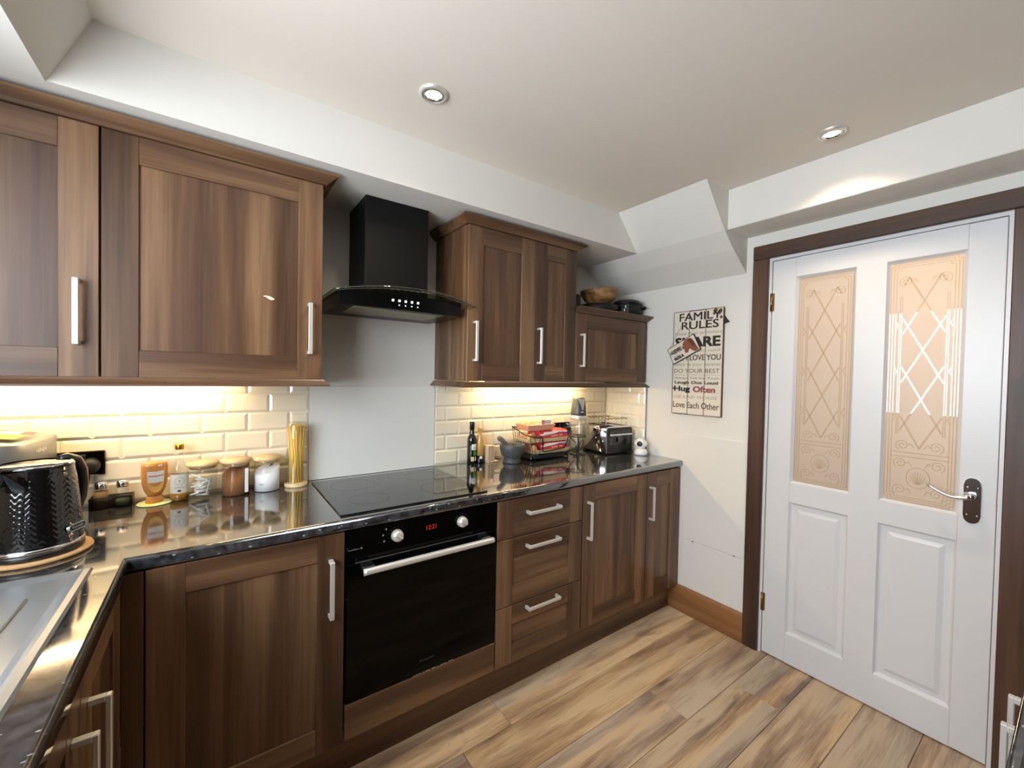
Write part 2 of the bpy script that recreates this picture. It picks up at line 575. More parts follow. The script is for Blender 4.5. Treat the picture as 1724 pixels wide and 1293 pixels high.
# ================================================================== SHELL
fl = MB().box(XL - 0.1, XR + 0.1, YFR - 0.1, 0.1, -0.08, -0.012).build('floor', 'carcass_brown')
struct(fl, 'oak laminate plank floor', 'floor')
row_y = [0.0, -0.145, -0.334, -0.528, -0.722, -0.919, -1.110, -1.310, -1.500, -1.688, -1.885, -2.08, -2.275, -2.47, YFR]
joints = {3: [0.617], 4: [0.394], 5: [1.232], 6: [0.20, 1.60], 7: [0.72], 8: [1.30], 9: [0.45], 10: [1.05], 11: [0.0], 12: [0.6], 13: [1.2]}
for i in range(2, 14):
    xs = [XL] + joints.get(i, [0.5]) + [XR + 0.02]
    for a, b in zip(xs[:-1], xs[1:]):
        g = 0.0009
        y1, y0 = row_y[i] - g, row_y[i + 1] + g
        bm = MB()
        bvl = 0.0016
        vs = [(a + g, y0, -0.012), (b - g, y0, -0.012), (b - g, y1, -0.012), (a + g, y1, -0.012),
              (a + g, y0, -bvl), (b - g, y0, -bvl), (b - g, y1, -bvl), (a + g, y1, -bvl),
              (a + g + bvl, y0 + bvl, 0), (b - g - bvl, y0 + bvl, 0), (b - g - bvl, y1 - bvl, 0), (a + g + bvl, y1 - bvl, 0)]
        fs = [(8, 9, 10, 11)]
        for k in range(4):
            k2 = (k + 1) % 4
            fs += [(k, k2, 4 + k2, 4 + k), (4 + k, 4 + k2, 8 + k2, 8 + k)]
        bm.add(vs, fs)
        bm.build('plank', 'oak_laminate', fl)

ce = MB().box(XL - 0.1, XR + 0.1, YFR - 0.1, 0.1, ZC, ZC + 0.1).build('ceiling', 'ceiling_white')
struct(ce, 'plain white ceiling', 'ceiling')
wb = MB().box(XL - 0.1, XR + 0.1, 0.009, 0.11, 0, ZC).build('wall_back', 'wall_white')
struct(wb, 'white wall behind the worktop, tiled between worktop and wall cabinets', 'wall')
# left wall with window opening
y0, y1, z0, z1 = WL
m = MB()
m.box(XL - 0.1, XL, YFR - 0.1, y0, 0, ZC).box(XL - 0.1, XL, y1, 0.009, 0, ZC).box(XL - 0.1, XL, y0, y1, 0, z0).box(XL - 0.1, XL, y0, y1, z1, ZC)
struct(m.build('wall_left', 'wall_white'), 'white wall with the window over the sink', 'wall')
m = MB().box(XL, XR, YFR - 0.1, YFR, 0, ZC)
struct(m.build('wall_front', 'bounce_cut_brown'), 'unseen wall behind the camera, coloured dark brown to cut bounced light', 'wall')
# right wall with doorway
DY0, DY1, DZ = -1.876, -1.056, 2.031
m = MB()
m.box(XR, XR + 0.1, YFR - 0.1, DY0, 0, ZC).box(XR, XR + 0.1, DY1, 0.009, 0, ZC).box(XR, XR + 0.1, DY0, DY1, DZ, ZC)
wr = struct(m.build('wall_right', 'wall_white'), 'white wall with the glazed door and the wooden sign', 'wall')
MB().box(XR - 0.0045, XR + 0.002, -0.985, -0.625, 0.445, 1.072, 0.002).build('access_panel', 'wall_white', wr)
MB().box(XR - 0.003, XR + 0.002, -0.985, -0.625, 0.155, 0.436, 0.001).build('access_panel', 'wall_white', wr)
for yy in (-0.689, -0.931):
    MB().ball((XR - 0.002, yy, 0.441 - (yy + 0.689) * 0.01), 0.002, 0.006, 0.003, 8, 6).build('screw_hole', 'print_brown', wr)

# bulkheads and the sloping stair soffit
m = MB().prism([(-0.4228, 2.151), (0.009, 2.151), (0.009, ZC + 0.01), (-0.4228, ZC + 0.01)], 'x', XL, 1.72)
struct(m.build('trim_1', 'wall_white'), 'boxed white bulkhead above the wall cabinets', 'bulkhead')
m = MB().prism([(XL, 2.149), (-0.726, 2.149), (-0.632, ZC + 0.01), (XL, ZC + 0.01)], 'y', YFR, -0.4225)
struct(m.build('trim_2', 'wall_white'), 'boxed white bulkhead along the window side', 'bulkhead')
m = MB().prism([(1.529, ZC + 0.002), (1.709, 2.149), (1.80, 2.072), (XR + 0.005, 1.968), (XR + 0.005, ZC + 0.002)], 'y', -0.951, 0.009)
struct(m.build('trim_3', 'wall_white'), 'sloping white underside of the staircase in the corner', 'stair soffit')
m = MB().box(1.734, XR + 0.005, YFR, -0.9505, 2.157, ZC + 0.005, 0.003)
struct(m.build('trim_4', 'wall_white'), 'boxed white beam above the glazed door', 'beam')

# tiles --------------------------------------------------------------
TP, TH, ZT0, ZT1 = 0.1545, 0.0785, 0.9125, 1.383
TILE = {}


def tile_mesh(w, h, bl=True, br=True):
    key = (round(w, 4), round(h, 4))
    if key in TILE: return TILE[key]
    b = min(0.0095, w / 3, h / 3)
    g = 0.001
    x0, x1, y0, y1 = g, w - g, g, h - g
    vs = [(x0, 0, y0), (x1, 0, y0), (x1, 0, y1), (x0, 0, y1), (x0, -0.0035, y0), (x1, -0.0035, y0), (x1, -0.0035, y1), (x0, -0.0035, y1),
          (x0 + b, -0.008, y0 + b), (x1 - b, -0.008, y0 + b), (x1 - b, -0.008, y1 - b), (x0 + b, -0.008, y1 - b)]
    fs = [(8, 9, 10, 11)]
    for k in range(4):
        k2 = (k + 1) % 4
        fs += [(k, k2, 4 + k2, 4 + k), (4 + k, 4 + k2, 8 + k2, 8 + k)]
    TILE[key] = MB().add(vs, fs).mesh('tile', MT['tile_cream'])
    return TILE[key]


def tiling(a0, a1, ref, parent, fn):
    """rows of half-bonded tiles over [a0,a1]; ref = joint position in odd rows"""
    for k in range(6):
        zz = ZT0 + k * TH
        h = min(TH, 1.372 - zz)
        r = ref if k % 2 else ref + TP / 2
        n0 = math.floor((a0 - r) / TP)
        t = r + n0 * TP
        while t < a1 - 0.004:
            s, e = max(t, a0), min(t + TP, a1)
            if e - s > 0.008:
                fn(parent, tile_mesh(e - s, h), s, e, zz)
            t += TP


def back_tile(parent, me, s, e, zz):
    place('tile', me, parent, (s, 0.007, zz))


MB().box(XL, -0.0155, 0.0045, 0.0095, 0.905, 1.372).build('grout', 'grout', wb)
MB().box(0.597, XR, 0.0045, 0.0095, 0.905, 1.372).build('grout', 'grout', wb)
tiling(XL, -0.0155, -0.2475, wb, back_tile)
tiling(0.597, XR - 0.006, 0.663, wb, back_tile)


def right_tile(parent, me, s, e, zz):
    place('tile', me, parent, (XR - 0.001, -s, zz), (0, 0, -PI / 2))


tiling(0.008, 0.335, 0.06, wr, right_tile)
MB().box(XR - 0.003, XR + 0.001, -0.335, 0, 0.905, 1.372).build('grout', 'grout', wr)
MB().box(XR - 0.009, XR + 0.001, -0.339, -0.3352, 0.911, 1.372).build('tile_trim', 'white_plastic', wr)
m = MB().box(-0.0145, 0.596, -0.001, 0.009, 0.911, 1.337, 0.001)
mark(m.build('splashback', 'splash_white'), 'smooth white splashback panel behind the hob, below the extractor hood', 'splashback')

# window (outside the view; it lets the daylight in)
y0, y1, z0, z1 = WL
wi = thing('window_1', 'white casement window over the sink', 'window', (XL - 0.05, (y0 + y1) / 2, z0), kind='structure')
m = MB()
f = 0.05
m.box(XL - 0.08, XL - 0.02, y0, y0 + f, z0, z1).box(XL - 0.08, XL - 0.02, y1 - f, y1, z0, z1).box(XL - 0.08, XL - 0.02, y0 + f, y1 - f, z0, z0 + f).box(XL - 0.08, XL - 0.02, y0 + f, y1 - f, z1 - f, z1)
ym = (y0 + y1) / 2
m.box(XL - 0.08, XL - 0.02, ym - 0.03, ym + 0.03, z0 + f, z1 - f)
m.build('frame', 'white_plastic', wi)
MB().box(XL - 0.054, XL - 0.048, y0 + f, ym - 0.03, z0 + f, z1 - f).build('pane', 'pane_glass', wi)
MB().box(XL - 0.054, XL - 0.048, ym + 0.03, y1 - f, z0 + f, z1 - f).build('pane', 'pane_glass', wi)
MB().box(XL - 0.02, XL + 0.03, y0, y1, z0 - 0.02, z0, 0.004).build('window_sill', 'white_plastic', wi)
# baseboard, architrave, lining
m = MB().prism([(XR - 0.018, 0.0), (XR, 0.0), (XR, 0.153), (XR - 0.008, 0.153), (XR - 0.018, 0.143)], 'y', -0.9915, -0.548)
struct(m.build('baseboard_right', 'oak_skirting'), 'varnished golden wood skirting board between base unit and door frame', 'skirting board')
tr = thing('trim_5', 'dark stained wood door frame around the white glazed door', 'door frame', (XR, -1.466, 0), kind='structure')
MB().box(XR - 0.022, XR, -1.066, -0.992, 0, 2.024, 0.003).build('jamb', 'stained_pine_vertical', tr)
MB().box(XR - 0.022, XR, -1.940, -1.866, 0, 2.024, 0.003).build('jamb', 'stained_pine_vertical', tr)
MB().box(XR - 0.022, XR, -1.940, -0.992, 2.0245, 2.096, 0.003).build('header', 'stained_pine_along', tr)
m = MB()
m.box(XR - 0.004, XR + 0.1, -1.0787, DY1, 0, 2.031).box(XR - 0.004, XR + 0.1, DY0, -1.8537, 0, 2.031).box(XR - 0.004, XR + 0.1, -1.8537, -1.0787, 2.0095, 2.031)
m.build('lining', 'door_white', tr)

# ------------------------------------------------------------------ the glazed door
DL, DR, DT, DX = -1.081, -1.8515, 2.007, XR
do = thing('door_1', 'white panelled door with two tall etched frosted panes', 'door', (DX, (DL + DR) / 2, 0.006), kind='structure')
dw = 0.036
cols = [(-1.081, -1.186), (-1.4215, -1.524), (-1.7555, -1.8515)]
for a, b in (cols[0], cols[2]):
    MB().box(DX, DX + dw, b, a, 0.006, DT, 0.002).build('stile', 'door_white', do)
for zz0, zz1 in ((0.006, 0.150), (0.806, 0.902), (1.913, DT)):
    MB().box(DX, DX + dw, cols[2][0], cols[0][1], zz0, zz1).build('rail', 'door_white', do)
for zz0, zz1 in ((0.150, 0.806), (0.902, 1.913)):
    MB().box(DX, DX + dw, cols[1][1], cols[1][0], zz0, zz1).build('mullion', 'door_white', do)
for (ya, yb) in ((cols[0][1], cols[1][0]), (cols[1][1], cols[2][0])):
    # lower raised panel with bevelled surround
    p = MB()
    def ring(d, x): return [(x, ya - d, 0.150 + d), (x, yb + d, 0.150 + d), (x, yb + d, 0.806 - d), (x, ya - d, 0.806 - d)]
    rs = [ring(0.0, DX + 0.001), ring(0.008, DX + 0.010), ring(0.014, DX + 0.012), ring(0.030, DX + 0.012), ring(0.046, DX + 0.006)]
    vs = [q for r_ in rs for q in r_]
    fs = []
    for i in range(len(rs) - 1):
        for k in range(4):
            k2 = (k + 1) % 4
            fs.append((i * 4 + k, i * 4 + k2, i * 4 + 4 + k2, i * 4 + 4 + k))
    n_ = (len(rs) - 1) * 4
    fs.append((n_, n_ + 1, n_ + 2, n_ + 3))
    p.add(vs, fs)
    p.box(DX + 0.022, DX + 0.030, yb, ya, 0.150, 0.806)
    p.build('panel', 'door_white', do)
    # glazing bead
    g = MB()
    for (a0, a1, b0, b1) in ((ya - 0.009, ya, 0.902, 1.913), (yb, yb + 0.009, 0.902, 1.913)):
        g.prism([(DX + 0.002, a0 if a0 == yb else a1), (DX + 0.014, a0), (DX + 0.014, a1)], 'z', b0, b1)
    g.prism([(DX + 0.002, 0.902), (DX + 0.014, 0.902), (DX + 0.014, 0.911)], 'y', yb, ya)
    g.prism([(DX + 0.002, 1.913), (DX + 0.014, 1.904), (DX + 0.014, 1.913)], 'y', yb, ya)
    g.build('glazing_bead', 'door_white', do)
    pane = MB().box(DX + 0.014, DX + 0.018, yb, ya, 0.902, 1.913).build('pane', 'frosted_glass', do)
    # etched clear pattern: u = right (-y), v = up, origin at the centre bottom of the pane
    W2, Hh = (ya - yb) / 2, 1.011
    O = (DX + 0.0138, (ya + yb) / 2, 0.902)
    U, V, Nn = (0, -1, 0), (0, 0, 1), (-1, 0, 0)
    lines = []
    for ins in (0.013, 0.022, 0.031):
        st = 0.012
        a, t0, t1 = W2 - ins, ins, Hh - ins
        lines.append([(-a, t0 + st), (-a, t1 - st), (-a + st, t1 - st), (-a + st, t1), (a - st, t1), (a - st, t1 - st), (a, t1 - st), (a, t0 + st), (a - st, t0 + st), (a - st, t0), (-a + st, t0), (-a + st, t0 + st), (-a, t0 + st)])
    for sgn in (-1, 1):
        for dx in (0.0, 0.006):
            lines.append([(sgn * (0.066 + dx), 0.29), (sgn * (0.066 + dx), 0.86)])
        for vv in (0.36, 0.55, 0.74):
            lines.append([(sgn * 0.086, vv - 0.022), (sgn * 0.076, vv), (sgn * 0.086, vv + 0.022)])
    lines.append([(-0.085, 0.215), (0.085, 0.215)]); lines.append([(-0.085, 0.198), (0.085, 0.198)])
    strips(lines, O, U, V, Nn, 0.0032).build('etched_lines', 'etched_clear', pane)
    diag = []
    sl = 0.1 / 0.047
    for k in range(-1, 5):
        vc = 0.235 + 0.2 * k
        for sg in (-1, 1):
            pts = []
            for uu in (-0.062, 0.062):
                pts.append((uu, vc + sg * sl * uu))
            (ua, va), (ub, vb) = pts
            def clip(ua, va, ub, vb, lo, hi):
                out = []
                for (u1, v1, u2, v2) in ((ua, va, ub, vb), (ub, vb, ua, va)):
                    if v1 < lo: u1, v1 = u1 + (lo - v1) * (u2 - u1) / (v2 - v1), lo
                    if v1 > hi: u1, v1 = u1 + (hi - v1) * (u2 - u1) / (v2 - v1), hi
                    out.append((u1, v1))
                return out
            if max(va, vb) > 0.24 and min(va, vb) < 0.93:
                diag.append(clip(ua, va, ub, vb, 0.235, 0.935))
    strips(diag, O, U, V, Nn, 0.0058).build('etched_lattice', 'etched_clear', pane)
    orn = []
    orn.append([(0.035 * math.cos(t * PI / 16), 0.115 + 0.042 * math.sin(t * PI / 16)) for t in range(33)])
    for k in range(9):
        a = PI * (0.12 + 0.76 * k / 8)
        orn.append([(0.004 * math.cos(a), 0.088 + 0.004 * math.sin(a)), (0.03 * math.cos(a), 0.092 + 0.05 * math.sin(a) * 0.95)])
    for (cx_, cy_, sg) in ((-0.055, 0.92, 1), (0.055, 0.92, -1), (-0.05, 0.245, 1), (0.05, 0.245, -1), (-0.055, 0.17, 1), (0.055, 0.17, -1), (-0.055, 0.06, 1), (0.055, 0.06, -1)):
        orn.append([(cx_ + sg * (0.004 + 0.0013 * t) * math.cos(t * 0.7), cy_ + (0.004 + 0.0013 * t) * math.sin(t * 0.7)) for t in range(16)])
        orn.append([(cx_ + sg * (0.02 + 0.002 * t), cy_ + 0.008 * math.sin(t * 0.6)) for t in range(9)])
    strips(orn, O, U, V, Nn, 0.003, 0.0008).build('etched_ornament', 'etched_clear', pane)
# handle
hp = []
for t in range(9):
    a = PI * t / 8
    hp.append((-1.792 + 0.021 * math.cos(a), 1.030 + 0.021 * math.sin(a) * 1.1))
hp += [(-1.8145, 1.024), (-1.8145, 0.912)]
for t in range(9):
    a = PI + PI * t / 8
    hp.append((-1.792 + 0.021 * math.cos(a), 0.906 + 0.021 * math.sin(a) * 1.1))
hp += [(-1.7695, 0.912), (-1.7695, 1.024)]
pl = MB().prism(hp, 'x', DX - 0.006, DX + 0.001).build('handle_plate', 'chrome', do)
pl['label'] = 'polished chrome lever handle plate'
lv = []
for t in range(13):
    s = t / 12
    lv.append((DX - 0.045 - 0.004 * math.sin(s * PI), -1.792 + 0.115 * s, 0.987 - 0.010 * math.sin(s * PI * 1.25) + 0.016 * s * s))
m = MB().tube(lv, 0.0085, 10, r1=0.005)
m.tube([(DX - 0.004, -1.792, 0.987), (DX - 0.02, -1.792, 0.987), (DX - 0.046, -1.792, 0.987)], 0.014, 14, r1=0.0095)
m.build('lever', 'chrome', pl)
m = MB()
for (yy, zz) in ((-1.780, 1.017), (-1.806, 1.017), (-1.780, 0.914), (-1.806, 0.914)):
    m.ball((DX - 0.006, yy, zz), 0.0025, 0.0035, 0.0035, 8, 6)
m.build('screws', 'chrome', pl)
for zz in (1.80, 0.265):
    m = MB().tube([(DX - 0.004, -1.0795, zz - 0.045), (DX - 0.004, -1.0795, zz + 0.045)], 0.006, 10).box(DX - 0.003, DX + 0.001, -1.092, -1.080, zz - 0.045, zz + 0.045)
    m.build('hinge', 'brass', do)
MB().box(DX - 0.002, DX + 0.002, -1.8560, -1.8515, 0.97, 1.02).build('latch', 'brass', do)

# the hall beyond the door
HX = 3.3
struct(MB().box(XR + 0.1, HX, -3.0, -0.2, -0.05, 0.0).build('floor_hall', 'hall_dark'), 'hall floor beyond the door', 'floor')
struct(MB().box(XR + 0.1, HX, -3.0, -0.2, 2.4, 2.45).build('ceiling_hall', 'hall_white'), 'hall ceiling beyond the door', 'ceiling')
m = MB().box(HX, HX + 0.05, -3.0, -0.2, 0, 2.4).box(XR + 0.1, HX, -3.05, -3.0, 0, 2.4).box(XR + 0.1, HX, -0.2, -0.15, 0, 2.4)
struct(m.build('wall_hall', 'hall_wall'), 'warm lit hall wall beyond the door', 'wall')
m = MB().box(HX - 0.06, HX, -1.65, -0.85, 0, 2.02, 0.004)
hd = m.build('door_3', 'hall_dark')
struct(hd, 'brown door across the hall, seen only through the etched lines', 'door')
hl = thing('hall_pendant_light', 'warm hall lamp glowing through the top of the right door pane', 'lamp', (2.85, -1.99, 1.95))
MB().tube([(2.85, -1.99, 2.4), (2.85, -1.99, 2.14)], 0.006, 8).build('cord', 'brass', hl)
m = MB()
for k in range(3):
    a = 2 * PI * k / 3
    m.tube([(2.85, -1.99, 2.14), (2.85 + 0.07 * math.cos(a), -1.99 + 0.07 * math.sin(a), 2.11), (2.85 + 0.07 * math.cos(a), -1.99 + 0.07 * math.sin(a), 2.08)], 0.006, 8)
m.build('arms', 'brass', hl)
for k in range(3):
    a = 2 * PI * k / 3
    MB().ball((2.85 + 0.07 * math.cos(a), -1.99 + 0.07 * math.sin(a), 2.055), 0.022, 0.022, 0.03, 14, 10).build('bulb', 'hall_lamp', hl)
l = bpy.data.lights.new('hall_bulb_light', 'POINT'); l.energy = HALL_W; l.color = (1.0, 0.70, 0.42); l.shadow_soft_size = 0.12
o = bpy.data.objects.new('hall_bulb_light', l); o.location = (0, 0, -0.05); o.parent = hl; COL.objects.link(o)

# ================================================================== FITTED FURNITURE
YU, YD = -0.340, -0.6046


def handle_mesh(L=0.188):
    h = L / 2
    m = MB()
    m.box(-0.007, 0.007, -0.034, -0.025, -h, h, 0.0015)
    m.box(-0.007, 0.007, -0.0255, 0.0, h - 0.011, h, 0.001)
    m.box(-0.007, 0.007, -0.0255, 0.0, -h, -h + 0.011, 0.001)
    return m.mesh('handle', MT['brushed_nickel'])


HM = handle_mesh()
FACING = {'-y': 0.0, '+x': PI / 2, '+y': PI}


def shaker(parent, kind, facing, face, a0, a1, z0, z1, handle=None, fr=0.083, th=0.020, plain=False):
    """door or drawer front: recessed panel, two stiles, two rails, handle; a = x (or y) range"""
    def B(p0, p1, d0, d1, zz0, zz1, bv=0.0):
        m = MB()
        if facing == '-y': return m.box(p0, p1, face + d0, face + d1, zz0, zz1, bv)
        if facing == '+x': return m.box(face - d0, face - d1, p0, p1, zz0, zz1, bv)
        return m.box(p0, p1, face - d0, face - d1, zz0, zz1, bv)
    al = 'walnut_along_y' if facing == '+x' else 'walnut_along_x'
    body = 'walnut_vertical' if kind == 'door' else al
    bb = 0.0012
    rl = min(fr, 0.5 * (z1 - z0) * 0.95)
    if plain:                                                  # slab drawer front with jointed ends
        d = B(a0 + fr, a1 - fr, 0.0, th, z0, z1, bb).build(kind, al, parent)
        B(a0, a0 + fr, -0.0004, th, z0, z1, bb).build('stile', 'walnut_vertical', d)
        B(a1 - fr, a1, -0.0004, th, z0, z1, bb).build('stile', 'walnut_vertical', d)
    else:
        d = B(a0 + fr - 0.004, a1 - fr + 0.004, 0.007, th - 0.002, z0 + rl - 0.004, z1 - rl + 0.004).build(kind, body, parent)
        B(a0, a0 + fr, 0, th, z0, z1, bb).build('stile', 'walnut_vertical', d)
        B(a1 - fr, a1, 0, th, z0, z1, bb).build('stile', 'walnut_vertical', d)
        B(a0 + fr, a1 - fr, 0.0003, th, z0, z0 + rl, bb).build('rail', al, d)
        B(a0 + fr, a1 - fr, 0.0003, th, z1 - rl, z1, bb).build('rail', al, d)
    if handle:
        ha, hz, orient = handle
        loc = (ha, face, hz) if facing != '+x' else (face, ha, hz)
        rot = (0, PI / 2, FACING[facing]) if orient == 'h' else (0, 0, FACING[facing])
        if orient == 'h':
            hm = place('handle', HM, d, loc, (0, PI / 2, 0))
        else:
            hm = place('handle', HM, d, loc, rot)
    return d


# ---- wall cabinets
UB, UT = 1.3735, 2.1035


def wall_unit(label, x0, x1, ztop, doors):
    t = thing('wall_cabinet', label, 'cabinet', ((x0 + x1) / 2, -0.16, UB))
    MB().box(x0, x1, YU + 0.0215, 0.004, UB, ztop).build('carcass', 'walnut_vertical', t)
    for (a, b, hx) in doors:
        shaker(t, 'door', '-y', YU, a, b, UB, ztop - 0.001, (hx, 1.560 if ztop > 2 else 1.553, 'v'))
    return t


wall_unit('walnut wall cabinet cut off by the left picture edge, handle on its right', XL + 0.002, -0.6355, UT, [(XL + 0.006, -0.6385, -0.6815)])
cb = wall_unit('wide walnut wall cabinet left of the black hood, door with a pale chip', -0.6345, -0.030, UT, [(-0.6335, -0.0315, -0.0755)])
# the chip in its laminate
m = MB()
cp = [(-0.019, 0.003), (-0.008, 0.006), (0.004, 0.004), (0.015, -0.001), (0.018, -0.006), (0.008, -0.009), (-0.002, -0.005), (-0.008, 0.000)]
m.prism([(-0.206 + a, 1.662 + b) for a, b in cp], 'y', YU + 0.0066, YU + 0.0074)
ch = [c for c in bpy.data.objects if c.parent == cb and c.name.startswith('door')][0]
m.build('laminate_chip', 'bare_chip', ch)
wall_unit('tall walnut two-door wall cabinet right of the hood', 0.5935, 1.2900, UT, [(0.5955, 0.9895, 0.632), (0.9915, 1.2890, 1.020)])
wall_unit('low walnut wall cabinet in the right corner with pans on top', 1.2915, 1.929, 1.765, [(1.2925, 1.928, 1.334)])


def cornice(name, label, x0, x1, z, left_ret, right_ret, yb=0.004, cat='cornice', flip=False):
    """moulding swept along the front and returned at the open ends"""
    prof = [(0.0, 0.0), (0.012, 0.0), (0.020, 0.008), (0.040, 0.024), (0.044, 0.026), (0.044, 0.034), (0.0, 0.034)]
    if flip:
        prof = [(0.0, 0.026), (0.008, 0.026), (0.012, 0.020), (0.026, 0.006), (0.028, 0.000), (0.0, 0.000)]
    y = YU + 0.004
    m = MB()
    path = []
    if left_ret: path.append(('L', x0))
    n = len(prof)
    rows = []
    if left_ret: rows.append([(x0 - d, yb, z + h) for d, h in prof])
    rows.append([(x0 - (d if left_ret else 0), y - d, z + h) for d, h in prof])
    rows.append([(x1 + (d if right_ret else 0), y - d, z + h) for d, h in prof])
    if right_ret: rows.append([(x1 + d, yb, z + h) for d, h in prof])
    vs = [p for r_ in rows for p in r_]
    fs = []
    for i in range(len(rows) - 1):
        for k in range(n):
            k2 = (k + 1) % n
            fs.append((i * n + k, i * n + k2, (i + 1) * n + k2, (i + 1) * n + k))
    fs.append(tuple(range(n))); fs.append(tuple((len(rows) - 1) * n + k for k in range(n))[::-1])
    m.add(vs, fs)
    return mark(m.build(name, 'walnut_along_x'), label, cat)


cornice('cornice', 'walnut cornice along the top of the left pair of wall cabinets', XL + 0.002, -0.031, UT + 0.0005, False, True)
cornice('cornice', 'walnut cornice around the top of the tall two-door wall cabinet', 0.595, 1.289, UT + 0.0005, True, True)
cornice('cornice', 'walnut moulding on top of the low corner wall cabinet', 1.2915, 1.902, 1.7655, False, True)
cornice('pelmet', 'walnut light pelmet under the left pair of wall cabinets', XL + 0.002, -0.032, 1.3470, False, True, cat='pelmet', flip=True)
cornice('pelmet', 'walnut light pelmet under the right-hand wall cabinets', 0.5965, 1.916, 1.3425, True, True, cat='pelmet', flip=True)


def strip_light(label, x0, x1, y):
    t = thing('under_cabinet_light', label, 'light', ((x0 + x1) / 2, y, 1.35))
    MB().box(x0, x1, y - 0.012, y + 0.012, 1.364, 1.3730).build('housing', 'white_plastic', t)
    MB().box(x0 + 0.01, x1 - 0.01, y - 0.009, y + 0.009, 1.3575, 1.3635).build('diffuser', 'strip_warm', t)


strip_light('warm strip light under the left wall cabinets', -1.08, -0.32, -0.085)
strip_light('warm strip light under the right wall cabinets', 0.86, 1.62, -0.085)

# ---- base units
BT, BB = 0.868, 0.152


def base_carcass(t, x0, x1):
    MB().box(x0, x1, YD + 0.0215, -0.02, 0.150, 0.870).build('carcass', 'carcass_brown', t)


t = thing('base_cabinet', 'walnut corner base cabinet left of the oven', 'cabinet', (-0.255, -0.32, 0.15))
base_carcass(t, -0.515, -0.004)
shaker(t, 'door', '-y', YD, -0.507, -0.0055, BB, BT, (-0.049, 0.694, 'v'))
MB().box(-0.555, -0.511, YD, YD + 0.02, BB, BT, 0.001).build('corner_post', 'walnut_vertical', t)
t = thing('drawer_unit', 'walnut unit of three drawers right of the oven', 'drawers', (0.857, -0.32, 0.15))
base_carcass(t, 0.6065, 1.1095)
shaker(t, 'drawer', '-y', YD, 0.609, 1.107, 0.703, BT, (0.852, 0.803, 'h'), plain=True)
shaker(t, 'drawer', '-y', YD, 0.609, 1.107, 0.409, 0.699, (0.852, 0.654, 'h'))
shaker(t, 'drawer', '-y', YD, 0.609, 1.107, BB, 0.405, (0.856, 0.378, 'h'))
t = thing('base_cabinet', 'wider walnut base cabinet between the drawers and the narrow end cabinet', 'cabinet', (1.362, -0.32, 0.15))
base_carcass(t, 1.1115, 1.6125)
shaker(t, 'door', '-y', YD, 1.1135, 1.6115, BB, BT, (1.145, 0.694, 'v'))
t = thing('base_cabinet', 'narrow walnut base cabinet at the right wall', 'cabinet', (1.77, -0.32, 0.15))
base_carcass(t, 1.6145, 1.922)
shaker(t, 'door', '-y', YD, 1.6155, 1.9235, BB, BT, (1.640, 0.699, 'v'))
MB().box(1.9245, 1.9445, YD + 0.006, -0.02, 0.150, 0.870).build('end_panel', 'walnut_vertical', t)
m = MB().box(-0.5, 1.9275, -0.548, -0.532, 0.0, 0.149)
mark(m.build('plinth', 'walnut_along_x'), 'dark walnut plinth under the oven and drawers', 'plinth')
m = MB().box(0.0005, 0.6035, YD, YD + 0.019, 0.1545, 0.2745, 0.0012)
mark(m.build('filler_panel', 'walnut_along_x'), 'walnut filler strip below the oven', 'panel')

# left run under the sink
FX = -0.552
for (a0, a1, hy, lab) in ((-1.013, -0.632, -0.965, 'walnut base cabinet under the sink, the one nearer the corner'),
                          (-1.60, -1.017, -1.072, 'walnut base cabinet under the sink at the lower left picture edge'),
                          (-2.20, -1.604, -1.66, 'walnut base cabinet of the sink run beside the camera')):
    t = thing('base_cabinet', lab, 'cabinet', (-0.85, (a0 + a1) / 2, 0.15))
    MB().box(-1.12, FX - 0.0215, a0, a1, 0.150, 0.70).build('carcass', 'carcass_brown', t)
    shaker(t, 'door', '+x', FX, a0 + 0.001, a1 - 0.001, BB, BT, (hy, 0.686, 'v'))
m = MB().box(-0.618, -0.602, -2.62, -0.64, 0, 0.149)
mark(m.build('plinth', 'walnut_along_y'), 'dark walnut plinth under the sink run', 'plinth')

# opposite run, lower right corner of the picture
FY = -1.996
for (a0, a1, hx, lab) in ((0.30, 0.864, 0.808, 'walnut base cabinet opposite the oven, handle nearer the camera'),
                          (0.868, 1.43, 0.924, 'walnut base cabinet opposite the oven, handle nearer the door'),
                          (1.434, 1.93, 1.48, 'walnut base cabinet opposite the oven, beside the door frame')):
    t = thing('base_cabinet', lab, 'cabinet', ((a0 + a1) / 2, -2.3, 0.15))
    MB().box(a0, a1, -2.62, FY - 0.0215, 0.150, 0.870).build('carcass', 'carcass_brown', t)
    shaker(t, 'door', '+y', FY, a0 + 0.001, a1 - 0.001, BB, BT, (hx, 0.694, 'v'))
m = MB().box(0.30, 1.93, -2.07, -2.055, 0, 0.149)
mark(m.build('plinth', 'walnut_along_x'), 'dark walnut plinth of the run opposite the oven', 'plinth')

# ---- worktops
def nose(y_in, y_out, z0=0.872, z1=0.910, r=0.011):
    """profile (y,z) with a rounded front edge at y_out"""
    s = 1 if y_out > y_in else -1
    p = [(y_in, z0)]
    for k in range(6):
        a = -PI / 2 + PI / 2 * k / 5
        p.append((y_out - s * r + s * r * math.cos(a), z0 + r + r * math.sin(a)))
    for k in range(6):
        a = PI / 2 * k / 5
        p.append((y_out - s * r + s * r * math.cos(a), z1 - r + r * math.sin(a)))
    p.append((y_in, z1))
    return p


